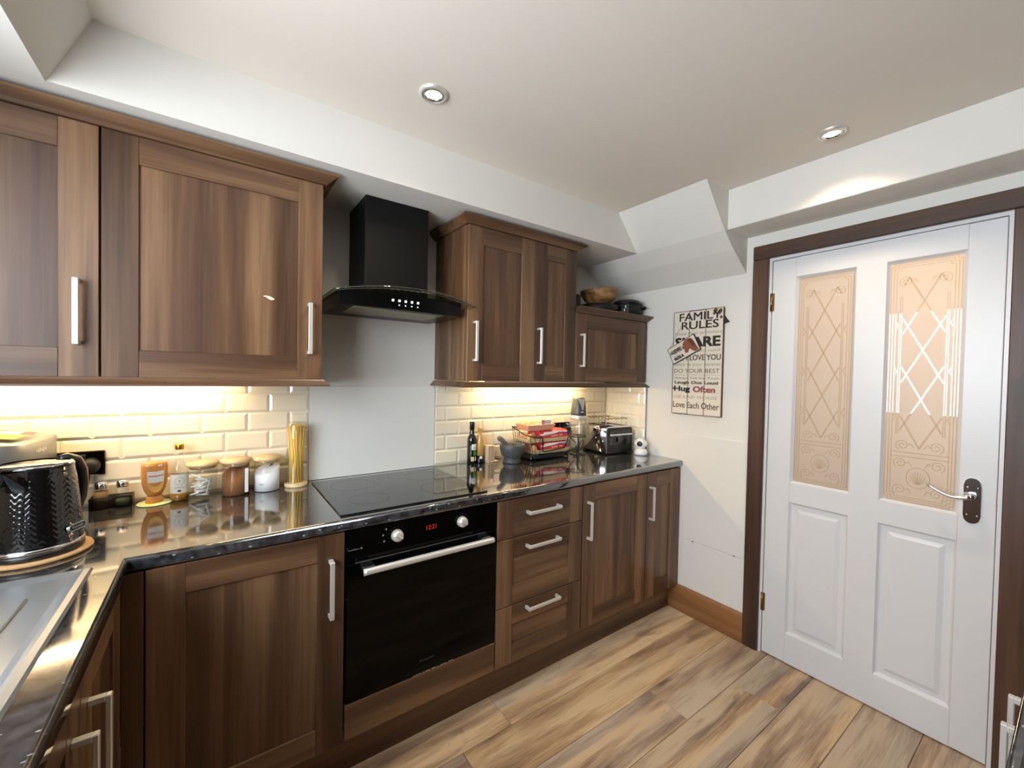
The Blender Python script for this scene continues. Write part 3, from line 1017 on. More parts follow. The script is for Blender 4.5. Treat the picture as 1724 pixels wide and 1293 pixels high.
YW, XW = -0.6115, -0.5385
m = MB().prism(nose(YW + 0.012, YW), 'x', XW - 0.011, XR - 0.001, True)
m.box(XL + 0.001, XR - 0.001, YW + 0.012, 0.004, 0.872, 0.910)
m.box(XL + 0.001, XW - 0.011, YW, YW + 0.012, 0.872, 0.910)
wt = m.build('worktop', 'black_worktop')
mark(wt, 'glossy black speckled worktop along the back wall with the hob', 'worktop')
SK = (-1.075, -0.600, -1.66, -0.633)          # sink x0,x1,y0,y1
BW = (-1.03, -0.645, -1.60, -1.20)            # bowl hole
m = MB().prism(nose(XW - 0.012, XW), 'y', -2.63, YW - 0.0005, True)
m.box(XL + 0.001, BW[0], -2.63, YW - 0.0005, 0.872, 0.910).box(BW[1], XW - 0.012, -2.63, YW - 0.0005, 0.872, 0.910)
m.box(BW[0], BW[1], BW[3], YW - 0.0005, 0.872, 0.910).box(BW[0], BW[1], -2.63, BW[2], 0.872, 0.910)
mark(m.build('worktop', 'black_worktop'), 'glossy black worktop with the inset sink, lower left', 'worktop')
m = MB().prism(nose(-2.002, -1.990), 'x', 0.27, 1.935, True).box(0.27, 1.935, -2.63, -2.002, 0.872, 0.910)
mark(m.build('worktop', 'black_worktop'), 'black worktop edge in the lower right corner', 'worktop')

# ---- sink with drainer
sk = thing('sink', 'grey steel inset sink with drainer at the left edge', 'sink', ((SK[0] + SK[1]) / 2, (SK[2] + SK[3]) / 2, 0.91))
x0, x1, y0, y1 = SK
m = MB()
rr = [(0.0, 0.9102), (0.004, 0.916), (0.014, 0.918), (0.022, 0.9165), (0.034, 0.9125)]
rows = []
for d, z in rr:
    rows.append([(x0 + d, y0 + d, z), (x1 - d, y0 + d, z), (x1 - d, y1 - d, z), (x0 + d, y1 - d, z)])
vs = [p for r_ in rows for p in r_]
fs = []
for i in range(len(rows) - 1):
    for k in range(4):
        k2 = (k + 1) % 4
        fs.append((i * 4 + k, i * 4 + k2, i * 4 + 4 + k2, i * 4 + 4 + k))
m.add(vs, fs)
d = 0.034
a0, a1, b0, b1 = x0 + d, x1 - d, y0 + d, y1 - d
m.add([(a0, -1.17, 0.9125), (a1, -1.17, 0.9125), (a1, b1, 0.9125), (a0, b1, 0.9125)], [(0, 1, 2, 3)])
# bowl
q0, q1, q2, q3 = BW
t_ = [(a0, b0, .9125), (a1, b0, .9125), (a1, -1.17, .9125), (a0, -1.17, .9125), (q0 + .01, q2 + .01, .9115), (q1 - .01, q2 + .01, .9115), (q1 - .01, q3 - .01, .9115), (q0 + .01, q3 - .01, .9115),
      (q0 + .03, q2 + .03, .76), (q1 - .03, q2 + .03, .76), (q1 - .03, q3 - .03, .76), (q0 + .03, q3 - .03, .76)]
m.add(t_, [(0, 1, 5, 4), (1, 2, 6, 5), (2, 3, 7, 6), (3, 0, 4, 7), (4, 5, 9, 8), (5, 6, 10, 9), (6, 7, 11, 10), (7, 4, 8, 11), (8, 9, 10, 11)])
m.build('basin', 'steel_sink', sk)
m = MB()
for k in range(7):
    xx = -1.01 + k * 0.055
    m.tube([(xx, -1.12, 0.9126), (xx, -0.76, 0.9132)], 0.003, 6)
m.build('drainer_ribs', 'steel_sink', sk)
m = MB().tube([(-0.84, -1.63, 0.915), (-0.84, -1.63, 1.12)] + [(-0.84, -1.63 + 0.09 * (1 - math.cos(a * PI / 8)), 1.12 + 0.09 * math.sin(a * PI / 8)) for a in range(1, 9)], 0.011, 12)
m.build('tap', 'chrome', sk)

# ---- hob
hb = thing('hob', 'black glass hob set in the worktop in front of the white splashback', 'hob', (0.282, -0.31, 0.910))
MB().box(-0.0115, 0.577, -0.566, -0.052, 0.9103, 0.9150, 0.0012).build('glass_top', 'black_glass', hb)
MB().box(-0.0115, 0.577, -0.5695, -0.5665, 0.9103, 0.9155).build('front_trim', 'black_satin', hb)
for (cx_, cy_, R) in ((0.13, -0.19, 0.09), (0.44, -0.19, 0.075), (0.13, -0.42, 0.075), (0.44, -0.42, 0.09)):
    rg = [(cx_ + R * math.cos(2 * PI * k / 40), cy_ + R * math.sin(2 * PI * k / 40)) for k in range(41)]
    strips([rg], (0, 0, 0.9151), (1, 0, 0), (0, 1, 0), (0, 0, 1), 0.0012, 0.0001).build('cooking_zone_mark', 'black_satin', hb)

# ---- oven
ov = thing('oven', 'black built-in oven with long steel handle bar and two knobs', 'oven', (0.3, -0.32, 0.277))
MB().box(0.004, 0.600, -0.583, -0.05, 0.277, 0.868).build('body', 'black_satin', ov)
pn = MB().box(0.002, 0.602, YD, -0.583, 0.757, 0.870, 0.0015).build('control_panel', 'oven_glass', ov)
dr = MB().box(0.002, 0.602, YD, -0.583, 0.279, 0.7535, 0.0015).build('oven_door', 'oven_glass', ov)
m = MB().tube([(0.045, -0.652, 0.738), (0.055, -0.652, 0.738), (0.548, -0.652, 0.738), (0.558, -0.652, 0.738)], 0.0115, 16)
m.build('handle_bar', 'brushed_nickel', dr)
for xx in (0.062, 0.528):
    MB().box(xx - 0.018, xx + 0.022, -0.645, YD, 0.7375, 0.7525, 0.002).build('handle_bracket', 'black_satin', dr)
MB().box(0.03, 0.55, YD - 0.0012, YD + 0.002, 0.7535, 0.7565).build('vent_slot', 'dark_grey', ov)
for xx in (0.173, 0.436):
    m = MB().lathe([(0.0215, 0.0), (0.0215, 0.006), (0.0195, 0.016), (0.0175, 0.021), (0.0, 0.0215)], (0, 0), 28)
    m.box(-0.0035, 0.0035, -0.0165, 0.0165, 0.012, 0.0275, 0.0015)
    m.xform(Matrix.Translation((xx, YD, 0.822)) @ Matrix.Rotation(PI / 2, 4, 'X') @ Matrix.Rotation(1.1, 4, 'Z'))
    m.build('knob', 'brushed_nickel', pn)
text_mb('12:21', 0.040, 0.017, (0.287, YD, 0.817), (1, 0, 0), (0, 0, 1), (0, -1, 0), 0.0008).build('clock_digits', 'led_red', pn)
for (a, b) in ((0.131, 0.848), (0.121, 0.828), (0.124, 0.806), (0.046, 0.800)):
    MB().box(a, a + 0.006, YD - 0.0006, YD, b, b + 0.006).build('indicator_mark', 'grey_print', pn)
m = MB()
for k in range(9):
    a = -0.6 + 1.2 * PI * k / 8
    for xx in (0.173, 0.436):
        m.box(xx + 0.031 * math.cos(a + 0.6) - 0.001, xx + 0.031 * math.cos(a + 0.6) + 0.001, YD - 0.0005, YD, 0.822 + 0.031 * math.sin(a + 0.6) - 0.001, 0.822 + 0.031 * math.sin(a + 0.6) + 0.001)
mark(m.build('dial_marks', 'dark_grey', pn), kind='stuff')
text_mb('multiflow', 0.036, 0.006, (-0.018 + 0.024, YD, 0.800), (1, 0, 0), (0, 0, 1), (0, -1, 0), 0.0006).build('lettering', 'grey_print', pn)
text_mb('Hotpoint', 0.060, 0.013, (0.268, YD, 0.318), (1, 0, 0), (0, 0, 1), (0, -1, 0), 0.0006).build('lettering', 'dark_grey', dr)
m = MB()
for k in range(14):
    m.ball((0.25 + 0.012 * k + random.uniform(-.004, .004), YD + 0.004, 0.2765), random.uniform(.003, .007), 0.003, random.uniform(.0015, .003), 6, 4)
mk = m.build('chipped_edge', 'bare_chip', bpy.data.objects['filler_panel'])
mk['label'] = 'chipped pale edge'
mk['kind'] = 'stuff'

# ---- extractor hood
hd = thing('extractor_hood', 'black chimney extractor hood with curved glass canopy', 'extractor hood', (0.291, -0.2, 1.665))
MB().box(0.150, 0.434, -0.250, 0.003, 1.735, 2.149, 0.002).build('chimney', 'hood_black', hd)
# body with a bowed, undercut front
def hood_top(x): return -0.374 + 0.020 * abs((x - 0.291) / 0.261) ** 2.2
def hood_bot(x): return -0.366 + 0.018 * abs((x - 0.291) / 0.261) ** 2.2
m = MB()
xs_ = [0.030 + 0.522 * k / 12 for k in range(13)]
vs = []
for x in xs_:
    vs += [(x, 0.003, 1.727), (x, hood_top(x), 1.727), (x, hood_top(x), 1.720), (x, hood_bot(x), 1.6655), (x, 0.003, 1.6655)]
fs = []
for i in range(12):
    for k in range(5):
        k2 = (k + 1) % 5
        fs.append((i * 5 + k, i * 5 + k2, i * 5 + 5 + k2, i * 5 + 5 + k))
fs += [(0, 1, 2, 3, 4), (64, 63, 62, 61, 60)]
m.add(vs, fs)
body = m.build('hood_body', 'hood_body_black', hd)
MB().box(0.085, 0.47, -0.340, -0.135, 1.6610, 1.6655, 0.001).build('grease_filter', 'filter_mesh', hd)
# curved glass canopy
m = MB()
nx, ny = 28, 10
def gz(x): return 1.7385 - 0.030 * ((x - 0.2905) / 0.3) ** 2
def gy(x): return -0.478 + 0.050 * abs((x - 0.2905) / 0.3) ** 2.4
vs, fs = [], []
for layer in (0.0, -0.006):
    for i in range(nx + 1):
        x = -0.0095 + 0.600 * i / nx
        for j in range(ny + 1):
            s = j / ny
            vs.append((x, 0.002 + (gy(x) - 0.002) * s, gz(x) + layer))
n1 = (nx + 1) * (ny + 1)
for L_ in (0, 1):
    for i in range(nx):
        for j in range(ny):
            a = L_ * n1 + i * (ny + 1) + j
            fs.append((a, a + 1, a + ny + 2, a + ny + 1))
edge = [(i, ny) for i in range(nx + 1)]
for i in range(nx):
    a = i * (ny + 1) + ny; b = (i + 1) * (ny + 1) + ny
    fs.append((a, b, b + n1, a + n1))
for i in (0, nx):
    for j in range(ny):
        a = i * (ny + 1) + j
        fs.append((a, a + 1, a + 1 + n1, a + n1))
m.add(vs, fs, True)
m.build('glass_canopy', 'smoky_glass', hd)
for k in range(5):
    x = 0.230 + 0.027 * k
    for f_, sz in ((0.36, 0.0048), (0.68, 0.0026)):
        if f_ > 0.5 and k == 0: continue
        yy = hood_top(x) + (hood_bot(x) - hood_top(x)) * f_; zz = 1.720 - 0.0545 * f_
        mb = MB().box(-sz, sz, -0.0018, 0.001, -sz, sz, 0.0008)
        mb.xform(Matrix.Translation((x, yy, zz)) @ Matrix.Rotation(math.radians(8), 4, 'X'))
        mb.build('control_button' if f_ < 0.5 else 'indicator_light', 'led_white', hd)

# ================================================================== DOWNLIGHTS
def downlight(label, x, y):
    t = thing('ceiling_spotlight', label, 'light', (x, y, ZC - 0.012), group=None)
    m = MB().lathe([(0.036, ZC - 0.004), (0.038, ZC - 0.011), (0.044, ZC - 0.009), (0.0485, ZC - 0.003), (0.0485, ZC)], (x, y), 36, caps=False)
    m.build('ring', 'brushed_nickel', t)
    m = MB().lathe([(0.036, ZC - 0.004), (0.0345, ZC - 0.009), (0.0285, ZC - 0.010), (0.026, ZC - 0.0015)], (x, y), 36, caps=False)
    m.build('inner_ring', 'chrome', t)
    m = MB().lathe([(0.0, ZC - 0.0085), (0.020, ZC - 0.007), (0.0265, ZC - 0.003)], (x, y), 28, caps=False)
    m.build('lamp', 'lamp_warm', t)
    l = bpy.data.lights.new('spotlight_beam', 'SPOT')
    l.energy = SPOT_W; l.color = (1.0, 0.83, 0.62); l.spot_size = 2.2; l.spot_blend = 1.0; l.shadow_soft_size = 0.03
    o = bpy.data.objects.new('spotlight_beam', l)
    o.parent = t; o.location = (0, 0, -0.006)
    COL.objects.link(o)


downlight('recessed ceiling spotlight nearer the hood', 0.238, -0.716)
downlight('recessed ceiling spotlight near the glazed door', 1.549, -1.437)

# ================================================================== THINGS ON THE LEFT WORKTOP
ZW = 0.9105
UX, UZ, FRONT = (1, 0, 0), (0, 0, 1), (0, -1, 0)

# ---- kettle on its mat
KX, KY = -0.737, -0.452
mark(MB().lathe([(0.0, ZW), (0.102, ZW), (0.106, ZW + 0.004), (0.104, ZW + 0.009), (0.0, ZW + 0.010)], (KX, KY + 0.006), 48).build('mat', 'cork'),
     'round woven cork mat under the black kettle', 'mat')
KZ = ZW + 0.0105
kt = thing('kettle', 'glossy black kettle embossed with chevrons, chrome band and copper handle trim', 'kettle', (KX, KY, KZ), rz=0.0)
MB().lathe([(0.0, KZ), (0.086, KZ), (0.090, KZ + 0.004), (0.089, KZ + 0.016), (0.0, KZ + 0.017)], (KX, KY), 48).build('power_base', 'black_satin', kt)
MB().lathe([(0.0885, KZ + 0.0165), (0.0895, KZ + 0.020), (0.0893, KZ + 0.026), (0.087, KZ + 0.0265)], (KX, KY), 48).build('chrome_band', 'chrome', kt)
SPA = math.radians(252)


def krad(h):          # h 0..1 up the body
    return 0.0885 - 0.017 * h - 0.006 * max(0, h - 0.75) ** 2 * 8


m = MB()
NA, NH = 240, 110
vs, fs = [], []
Hk = 0.196
for i in range(NH + 1):
    h = i / NH
    for k in range(NA):
        a = 2 * PI * k / NA
        r = krad(h)
        band = min(1, h / 0.10, (0.93 - h) / 0.08)
        col_ = a / (2 * PI) * 28
        tri = abs((col_ % 1.0) - 0.5) * 2          # V shape in each column
        ph = (h * Hk / 0.0145 + tri * 0.85)
        saw = (ph % 1.0)
        dd = 0.0011 * (saw if saw < 0.8 else (1 - saw) * 4)
        da = (a - SPA + PI) % (2 * PI) - PI
        sp = max(0.0, 1 - abs(da) / 0.36) * max(0.0, (h - 0.74) / 0.26)
        if band > 0 and sp <= 0: r += dd * max(0, band) - 0.0008
        r += 0.036 * sp ** 1.1
        vs.append((KX + r * math.cos(a), KY + r * math.sin(a), KZ + 0.0265 + h * Hk))
for i in range(NH):
    for k in range(NA):
        k2 = (k + 1) % NA
        fs.append((i * NA + k, i * NA + k2, (i + 1) * NA + k2, (i + 1) * NA + k))
m.add(vs, fs, True)
kb = m.build('body', 'black_gloss', kt)
zt = KZ + 0.0265 + Hk
m = MB().lathe([(0.0705, zt - 0.003), (0.0705, zt + 0.003), (0.064, zt + 0.0075), (0.03, zt + 0.0095), (0.0, zt + 0.0095)], (KX, KY), 48)
m.build('lid', 'black_gloss', kt)
MB().lathe([(0.0690, zt + 0.004), (0.0665, zt + 0.0075), (0.062, zt + 0.0085)], (KX, KY), 48, caps=False).build('lid_ring', 'chrome', kt)
ha = SPA + PI - 0.25
dirx, diry = math.cos(ha), math.sin(ha)
hp = []
for (r, z) in ((0.060, zt + 0.002), (0.080, zt + 0.006), (0.104, zt - 0.004), (0.120, zt - 0.035), (0.124, zt - 0.075), (0.118, zt - 0.115), (0.100, zt - 0.150), (0.080, zt - 0.165)):
    hp.append((KX + r * dirx, KY + r * diry, z))
MB().tube(hp, 0.0125, 14).build('handle', 'black_satin', kt)
MB().tube([(p[0] + 0.0075 * dirx, p[1] + 0.0075 * diry, p[2]) for p in hp[1:-1]], 0.0085, 10).build('handle_trim', 'copper', kt)
# badge on the side facing the camera
ba = math.radians(-24)
bn = Vector((math.cos(ba), math.sin(ba), 0.09)).normalized()
bu = Vector((-math.sin(ba), math.cos(ba), 0))
bv_ = bn.cross(bu)
bo = Vector((KX, KY, KZ + 0.060)) + Vector((math.cos(ba), math.sin(ba), 0)) * 0.0885
def badge(wd, hh, n):
    pts = []
    for k in range(17):
        a = PI / 2 + PI * k / 16; pts.append((-wd + hh * math.cos(a), hh * math.sin(a)))
    for k in range(17):
        a = -PI / 2 + PI * k / 16; pts.append((wd + hh * math.cos(a), hh * math.sin(a)))
    mb = MB(); nn = len(pts)
    vs = [bo + bu * p[0] + bv_ * p[1] - bn * 0.004 for p in pts] + [bo + bu * p[0] + bv_ * p[1] + bn * n for p in pts]
    mb.add(vs, [tuple(range(nn, 2 * nn))] + [(k, (k + 1) % nn, nn + (k + 1) % nn, nn + k) for k in range(nn)])
    return mb
bd = badge(0.018, 0.0085, 0.0025).build('badge', 'chrome', kt)
badge(0.018, 0.0068, 0.0028).build('badge_face', 'black_satin', bd)
text_mb("DeLonghi", 0.034, 0.0075, bo - bu * 0.017 - bv_ * 0.0035, bu, bv_, bn, 0.0032).build('lettering', 'brushed_nickel', bd)

# ---- grey countertop cooker behind the kettle
ck = thing('countertop_cooker', 'grey countertop cooker with a yellow sticker, behind the kettle', 'cooker', (-0.95, -0.2, ZW))
out = [(-1.12, -0.03), (-0.80, -0.03), (-0.783, -0.06), (-0.780, -0.16), (-0.788, -0.25), (-0.806, -0.30), (-0.84, -0.335), (-0.90, -0.355), (-1.00, -0.36), (-1.12, -0.36)]
def cooker_top(x, y): return 1.180 + 0.16 * max(0.0, (-0.80 - x)) * (0.6 + 1.2 * max(0, y + 0.36))
n = len(out)
m = MB(); vs = [(x, y, ZW + 0.008) for x, y in out] + [(x, y, 1.06) for x, y in out]
m.add(vs, [tuple(range(n))[::-1], tuple(range(n, 2 * n))] + [(k, (k + 1) % n, n + (k + 1) % n, n + k) for k in range(n)])
m.build('base', 'black_satin', ck)
m = MB()
vs = [(x, y, 1.062) for x, y in out] + [(x + 0.0, y, cooker_top(x, y) - 0.004) for x, y in out]
cxm, cym = -0.95, -0.2
vs += [(x + (cxm - x) * 0.03, y + (cym - y) * 0.03, cooker_top(x, y)) for x, y in out] + [(cxm, cym, cooker_top(cxm, cym) + 0.006)]
fs = [tuple(range(n))[::-1]]
for k in range(n):
    k2 = (k + 1) % n
    fs += [(k, k2, n + k2, n + k), (n + k, n + k2, 2 * n + k2, 2 * n + k), (2 * n + k, 2 * n + k2, 3 * n)]
m.add(vs, fs, True)
lid = m.build('lid', 'appliance_grey', ck)
def on_top(pts, lift):
    return [(x, y, cooker_top(x, y) + lift + 0.02 * 0) for x, y in pts]
m = MB().box(-0.885, -0.818, -0.268, -0.205, 1.190, 1.1915)
for i, p in enumerate(m.v): m.v[i] = Vector((p.x + (p.y + 0.24) * 0.2, p.y, 1.1865 + (-0.80 - p.x) * 0.115 + (p.y + 0.36) * 0.045 + (0.001 if p.z > 1.1905 else 0)))
m.build('yellow_sticker', 'yellow_sticker', ck)
m = MB().box(-0.872, -0.832, -0.190, -0.155, 1.190, 1.1915)
for i, p in enumerate(m.v): m.v[i] = Vector((p.x, p.y, 1.1865 + (-0.80 - p.x) * 0.115 + (p.y + 0.36) * 0.045 + (0.001 if p.z > 1.1905 else 0)))
m.build('white_sticker', 'paper_white', ck)
m = MB().box(-0.832, -0.806, -0.186, -0.150, 1.190, 1.1915)
for i, p in enumerate(m.v): m.v[i] = Vector((p.x, p.y, 1.1865 + (-0.80 - p.x) * 0.115 + (p.y + 0.36) * 0.045 + (0.001 if p.z > 1.1905 else 0)))
m.build('red_sticker', 'red_card', ck)
text_mb('NINJA', 0.066, 0.016, (-0.7875, -0.242, 1.142), (0.10, 0.995, 0), UZ, (1, -0.1, 0), 0.0015).build('lettering', 'white_print', ck)

# ---- socket and plug behind the kettle
def socket(label, x, z, sw=0.146, plugx=0.03):
    t = thing('wall_socket', label, 'socket', (x, -0.008, z - 0.043))
    MB().box(x - sw / 2, x + sw / 2, -0.0135, 0.004, z - 0.043, z + 0.043, 0.003).build('plate', 'black_gloss', t)
    for s in (-1, 1):
        MB().box(x + s * 0.018 - 0.006, x + s * 0.018 + 0.006, -0.0175, -0.0135, z + 0.012, z + 0.032, 0.001).build('switch', 'black_satin', t)
    return t


socket('black double wall socket half hidden by the kettle', -0.748, 1.066)
pg = thing('plug', 'black plug in the socket beside the kettle', 'plug', (-0.712, -0.035, 1.03))
MB().lathe([(0.0, 0.0), (0.026, 0.0), (0.027, 0.012), (0.022, 0.030), (0.012, 0.036), (0.0, 0.036)], (0, 0), 24).xform(Matrix.Translation((-0.712, -0.0138, 1.058)) @ Matrix.Rotation(PI / 2, 4, 'X')).build('plug_body', 'black_matt', pg)
MB().tube([(-0.712, -0.034, 1.036), (-0.712, -0.036, 1.018), (-0.716, -0.045, 0.985), (-0.728, -0.075, 0.945), (-0.745, -0.13, 0.922), (-0.76, -0.25, 0.916), (-0.755, -0.335, 0.920)], 0.0036, 8).build('cord', 'black_matt', pg)

# ---- salt and pepper in a smoky tray
ty = thing('cruet_tray', 'dark mirrored tray holding the salt and pepper shakers', 'tray', (-0.652, -0.036, ZW))
tx0, tx1, ty0, ty1 = -0.709, -0.597, -0.062, -0.012
MB().box(tx0, tx1, ty0, ty1, ZW, ZW + 0.004, 0.001).build('base', 'black_gloss', ty)
m = MB().box(tx0, tx1, ty0, ty0 + 0.002, ZW + 0.004, ZW + 0.040).box(tx0, tx1, ty1 - 0.002, ty1, ZW + 0.004, ZW + 0.040)
m.box(tx0, tx0 + 0.002, ty0 + 0.002, ty1 - 0.002, ZW + 0.004, ZW + 0.040).box(tx1 - 0.002, tx1, ty0 + 0.002, ty1 - 0.002, ZW + 0.004, ZW + 0.040)
mark(m.build('side_panels', 'grey_acrylic', ty), kind='stuff')
for (x, lab, con) in ((-0.682, 'glass pepper shaker with chrome cap, left in the tray', 'pepper'), (-0.626, 'glass salt shaker with chrome cap, right in the tray', 'sugar')):
    sh = thing('shaker', lab, 'shaker', (x, -0.037, ZW + 0.0045))
    z = ZW + 0.0045
    MB().lathe([(0.0, z), (0.0195, z), (0.0195, z + 0.028), (0.016, z + 0.062), (0.015, z + 0.066)], (x, -0.037), 24, caps=False).build('jar', 'clear_glass', sh)
    MB().lathe([(0.0, z + 0.001), (0.0185, z + 0.001), (0.0182, z + (0.055 if con == 'pepper' else 0.020)), (0.0, z + (0.056 if con == 'pepper' else 0.021))], (x, -0.037), 20).build('contents', con, sh)
    m = MB().lathe([(0.0172, z + 0.064), (0.0175, z + 0.076), (0.0155, z + 0.086), (0.0, z + 0.088)], (x, -0.037), 24)
    m.build('cap', 'chrome', sh)

# ---- honey on its coaster
CX_, CY_ = -0.537, -0.062
cs = MB().lathe([(0.0, ZW), (0.049, ZW), (0.051, ZW + 0.002), (0.049, ZW + 0.0042), (0.0, ZW + 0.0045)], (CX_, CY_), 36).build('coaster', 'pink_coaster')
mark(cs, 'pale round coaster with a yellow flower under the honey bottle', 'coaster')
m = MB()
for k in range(7):
    a = 2 * PI * k / 7
    m.lathe([(0.0, ZW + 0.0049), (0.011, ZW + 0.0047)], (CX_ - 0.008 + 0.02 * math.cos(a), CY_ - 0.012 + 0.02 * math.sin(a)), 10, caps=False)
mark(m.build('flower_print', 'yellow_flower', cs), kind='stuff')
hz = ZW + 0.0052
hn = thing('honey_bottle', 'upside-down amber squeezy honey bottle', 'bottle', (CX_, CY_, hz))
A_ = 0.25
MB().lathe([(0.0, hz), (0.025, hz), (0.0255, hz + 0.003), (0.0235, hz + 0.022), (0.0, hz + 0.022)], (CX_, CY_), 28, sx=1.0, sy=0.8, ang=A_).build('cap', 'honey_cap', hn)
MB().lathe([(0.018, hz + 0.0222), (0.022, hz + 0.029), (0.030, hz + 0.045), (0.0365, hz + 0.070), (0.0385, hz + 0.095), (0.038, hz + 0.130), (0.036, hz + 0.143), (0.030, hz + 0.147), (0.0, hz + 0.148)], (CX_, CY_), 32, sx=1.0, sy=0.55, ang=A_).build('body', 'honey', hn)
cA, sA = math.cos(A_), math.sin(A_)
hu, hnrm = Vector((cA, sA, 0)), Vector((sA, -cA, 0))
def honey_patch(poly, n):
    mb = MB()
    vs = []
    for (a, b) in poly:
        R = 0.0215 * math.sqrt(max(0.05, 1 - (a / 0.0395) ** 2))
        vs.append(Vector((CX_, CY_, hz + b)) + hu * a + hnrm * (R + n))
    mb.add(vs, [tuple(range(len(vs)))])
    return mb
fr_ = []
for k in range(13):
    a = PI + PI * k / 12
    fr_.append((0.024 * math.cos(a), 0.080 + 0.042 * math.sin(a)))
fr_ += [(0.0265, 0.128), (-0.0265, 0.128)]
honey_patch(fr_, 0.0002).build('front_window', 'honey_light', hn)
hl_ = honey_patch([(-0.022, 0.076), (0.0, 0.073), (0.022, 0.076), (0.024, 0.116), (0.0, 0.114), (-0.024, 0.116)], 0.0012).build('label', 'paper_white', hn)
honey_patch([(-0.021, 0.098), (0.0, 0.0965), (0.022, 0.098), (0.022, 0.101), (0.0, 0.0995), (-0.021, 0.101)], 0.0018).build('label_stripe', 'red_card', hl_)
honey_patch([(0.006, 0.132), (0.018, 0.133), (0.018, 0.139), (0.006, 0.138)], 0.0012).build('top_tag', 'paper_white', hn)

# ---- oil bottle with gold cap
OX, OY = -0.467, -0.052
ob = thing('oil_bottle', 'clear glass bottle with white label and gold cap, a little oil left', 'bottle', (OX, OY, ZW))
prof = [(0.0, ZW), (0.027, ZW), (0.0285, ZW + 0.004), (0.0285, ZW + 0.105), (0.026, ZW + 0.120), (0.014, ZW + 0.142), (0.0105, ZW + 0.155), (0.0105, ZW + 0.192)]
MB().lathe(prof, (OX, OY), 32, caps=False).build('bottle_glass', 'clear_glass', ob)
MB().lathe([(0.0, ZW + 0.002), (0.0265, ZW + 0.002), (0.0268, ZW + 0.026), (0.0, ZW + 0.026)], (OX, OY), 28).build('oil', 'oil', ob)
MB().lathe([(0.0135, ZW + 0.190), (0.0142, ZW + 0.192), (0.0142, ZW + 0.207), (0.013, ZW + 0.210), (0.0, ZW + 0.2105)], (OX, OY), 24).build('cap', 'gold', ob)
lb = MB()
pts = []
vA = math.atan2(CAM.y - OY, CAM.x - OX)
for k in range(15):
    a = vA - 1.25 + 2.5 * k / 14
    pts.append((OX + 0.0289 * math.cos(a), OY + 0.0289 * math.sin(a)))
lb.add([(x, y, ZW + 0.030) for x, y in pts] + [(x, y, ZW + 0.100) for x, y in pts], [(k, k + 1, 16 + k, 15 + k) for k in range(14)], True)
lb = lb.build('label', 'paper_white', ob)
fv = Vector((math.cos(vA), math.sin(vA), 0)); fu = Vector((-math.sin(vA), math.cos(vA), 0))
fo = Vector((OX, OY, ZW)) + fv * 0.0292
strips([[(0.014 * math.cos(2 * PI * k / 24), 0.075 + 0.014 * math.sin(2 * PI * k / 24)) for k in range(25)]], fo, fu, UZ, fv, 0.0008, 0.0006).build('label_emblem', 'grey_print', lb)
text_mb('S', 0.006, 0.009, fo + Vector((0, 0, 0.071)) - fu * 0.003, fu, UZ, fv, 0.0006).build('lettering', 'grey_print', lb)
text_mb('RAPESEED OIL', 0.030, 0.004, fo + Vector((0, 0, 0.050)) - fu * 0.015, fu, UZ, fv, 0.001).build('lettering', 'grey_print', lb)
MB().box(-0.005, 0.005, -0.0004, 0.0004, 0, 0.006).xform(Matrix.Translation(fo + fv * 0.0006 + Vector((0, 0, 0.036))) @ Matrix.Rotation(vA + PI / 2, 4, 'Z')).build('label_mark', 'print_black', lb)

# ---- three jars with bamboo lids
def jar(label, x, y, R=0.047, H=0.124, lidR=0.052):
    t = thing('storage_jar', label, 'jar', (x, y, ZW), group='storage jars with bamboo lids')
    MB().lathe([(0.0, ZW), (R - 0.004, ZW), (R, ZW + 0.005), (R, ZW + H - 0.014), (R - 0.002, ZW + H)], (x, y), 40, caps=False).build('jar_glass', 'clear_glass', t)
    MB().lathe([(R - 0.006, ZW + H - 0.010), (R - 0.006, ZW + H), (lidR - 0.003, ZW + H + 0.001), (lidR, ZW + H + 0.006), (lidR - 0.001, ZW + H + 0.015), (0.0, ZW + H + 0.0165)], (x, y), 40).build('lid', 'bamboo', t)
    return t


j = jar('bamboo-lidded glass jar of white tea bags, leftmost of three', -0.397, -0.066)
MB().tube([(-0.385, -0.095, ZW + 0.02), (-0.375, -0.090, ZW + 0.065), (-0.430, -0.095, ZW + 0.100)], 0.003, 6).build('spoon_handle', 'white_plastic', j)
rt = random.Random(3)
for k in range(9):
    a, hh = rt.uniform(0, 6.28), ZW + 0.006 + 0.006 * k
    mb = MB().box(-0.024, 0.024, -0.020, 0.020, -0.003, 0.003, 0.002)
    mb.xform(Matrix.Translation((-0.397 + rt.uniform(-.010, .010), -0.066 + rt.uniform(-.010, .010), hh + 0.012)) @ Matrix.Rotation(a, 4, 'Z') @ Matrix.Rotation(rt.uniform(-.5, .5), 4, 'X'))
    mb.build('tea_bag', 'teabag', j)


def contents(j, x, y, mat_, R, zlo, zhi, name):
    n = 40
    prof = []
    vs, fs = [], []
    cx, cy = CAM.x - x, CAM.y - y
    dl = math.hypot(cx, cy); dx_, dy_ = 0.75, 0.66
    for k in range(n):
        a = 2 * PI * k / n
        vs.append((x + R * math.cos(a), y + R * math.sin(a), ZW + 0.002))
    for k in range(n):
        a = 2 * PI * k / n
        s = 0.5 + 0.5 * (math.cos(a) * dx_ + math.sin(a) * dy_)
        vs.append((x + R * math.cos(a), y + R * math.sin(a), ZW + zlo + (zhi - zlo) * s))
    m = MB().add(vs, [tuple(range(n))[::-1], tuple(range(n, 2 * n))] + [(k, (k + 1) % n, n + (k + 1) % n, n + k) for k in range(n)], False)
    m.sm = [False, False] + [True] * n
    mark(m.build(name, mat_, j), kind='stuff')


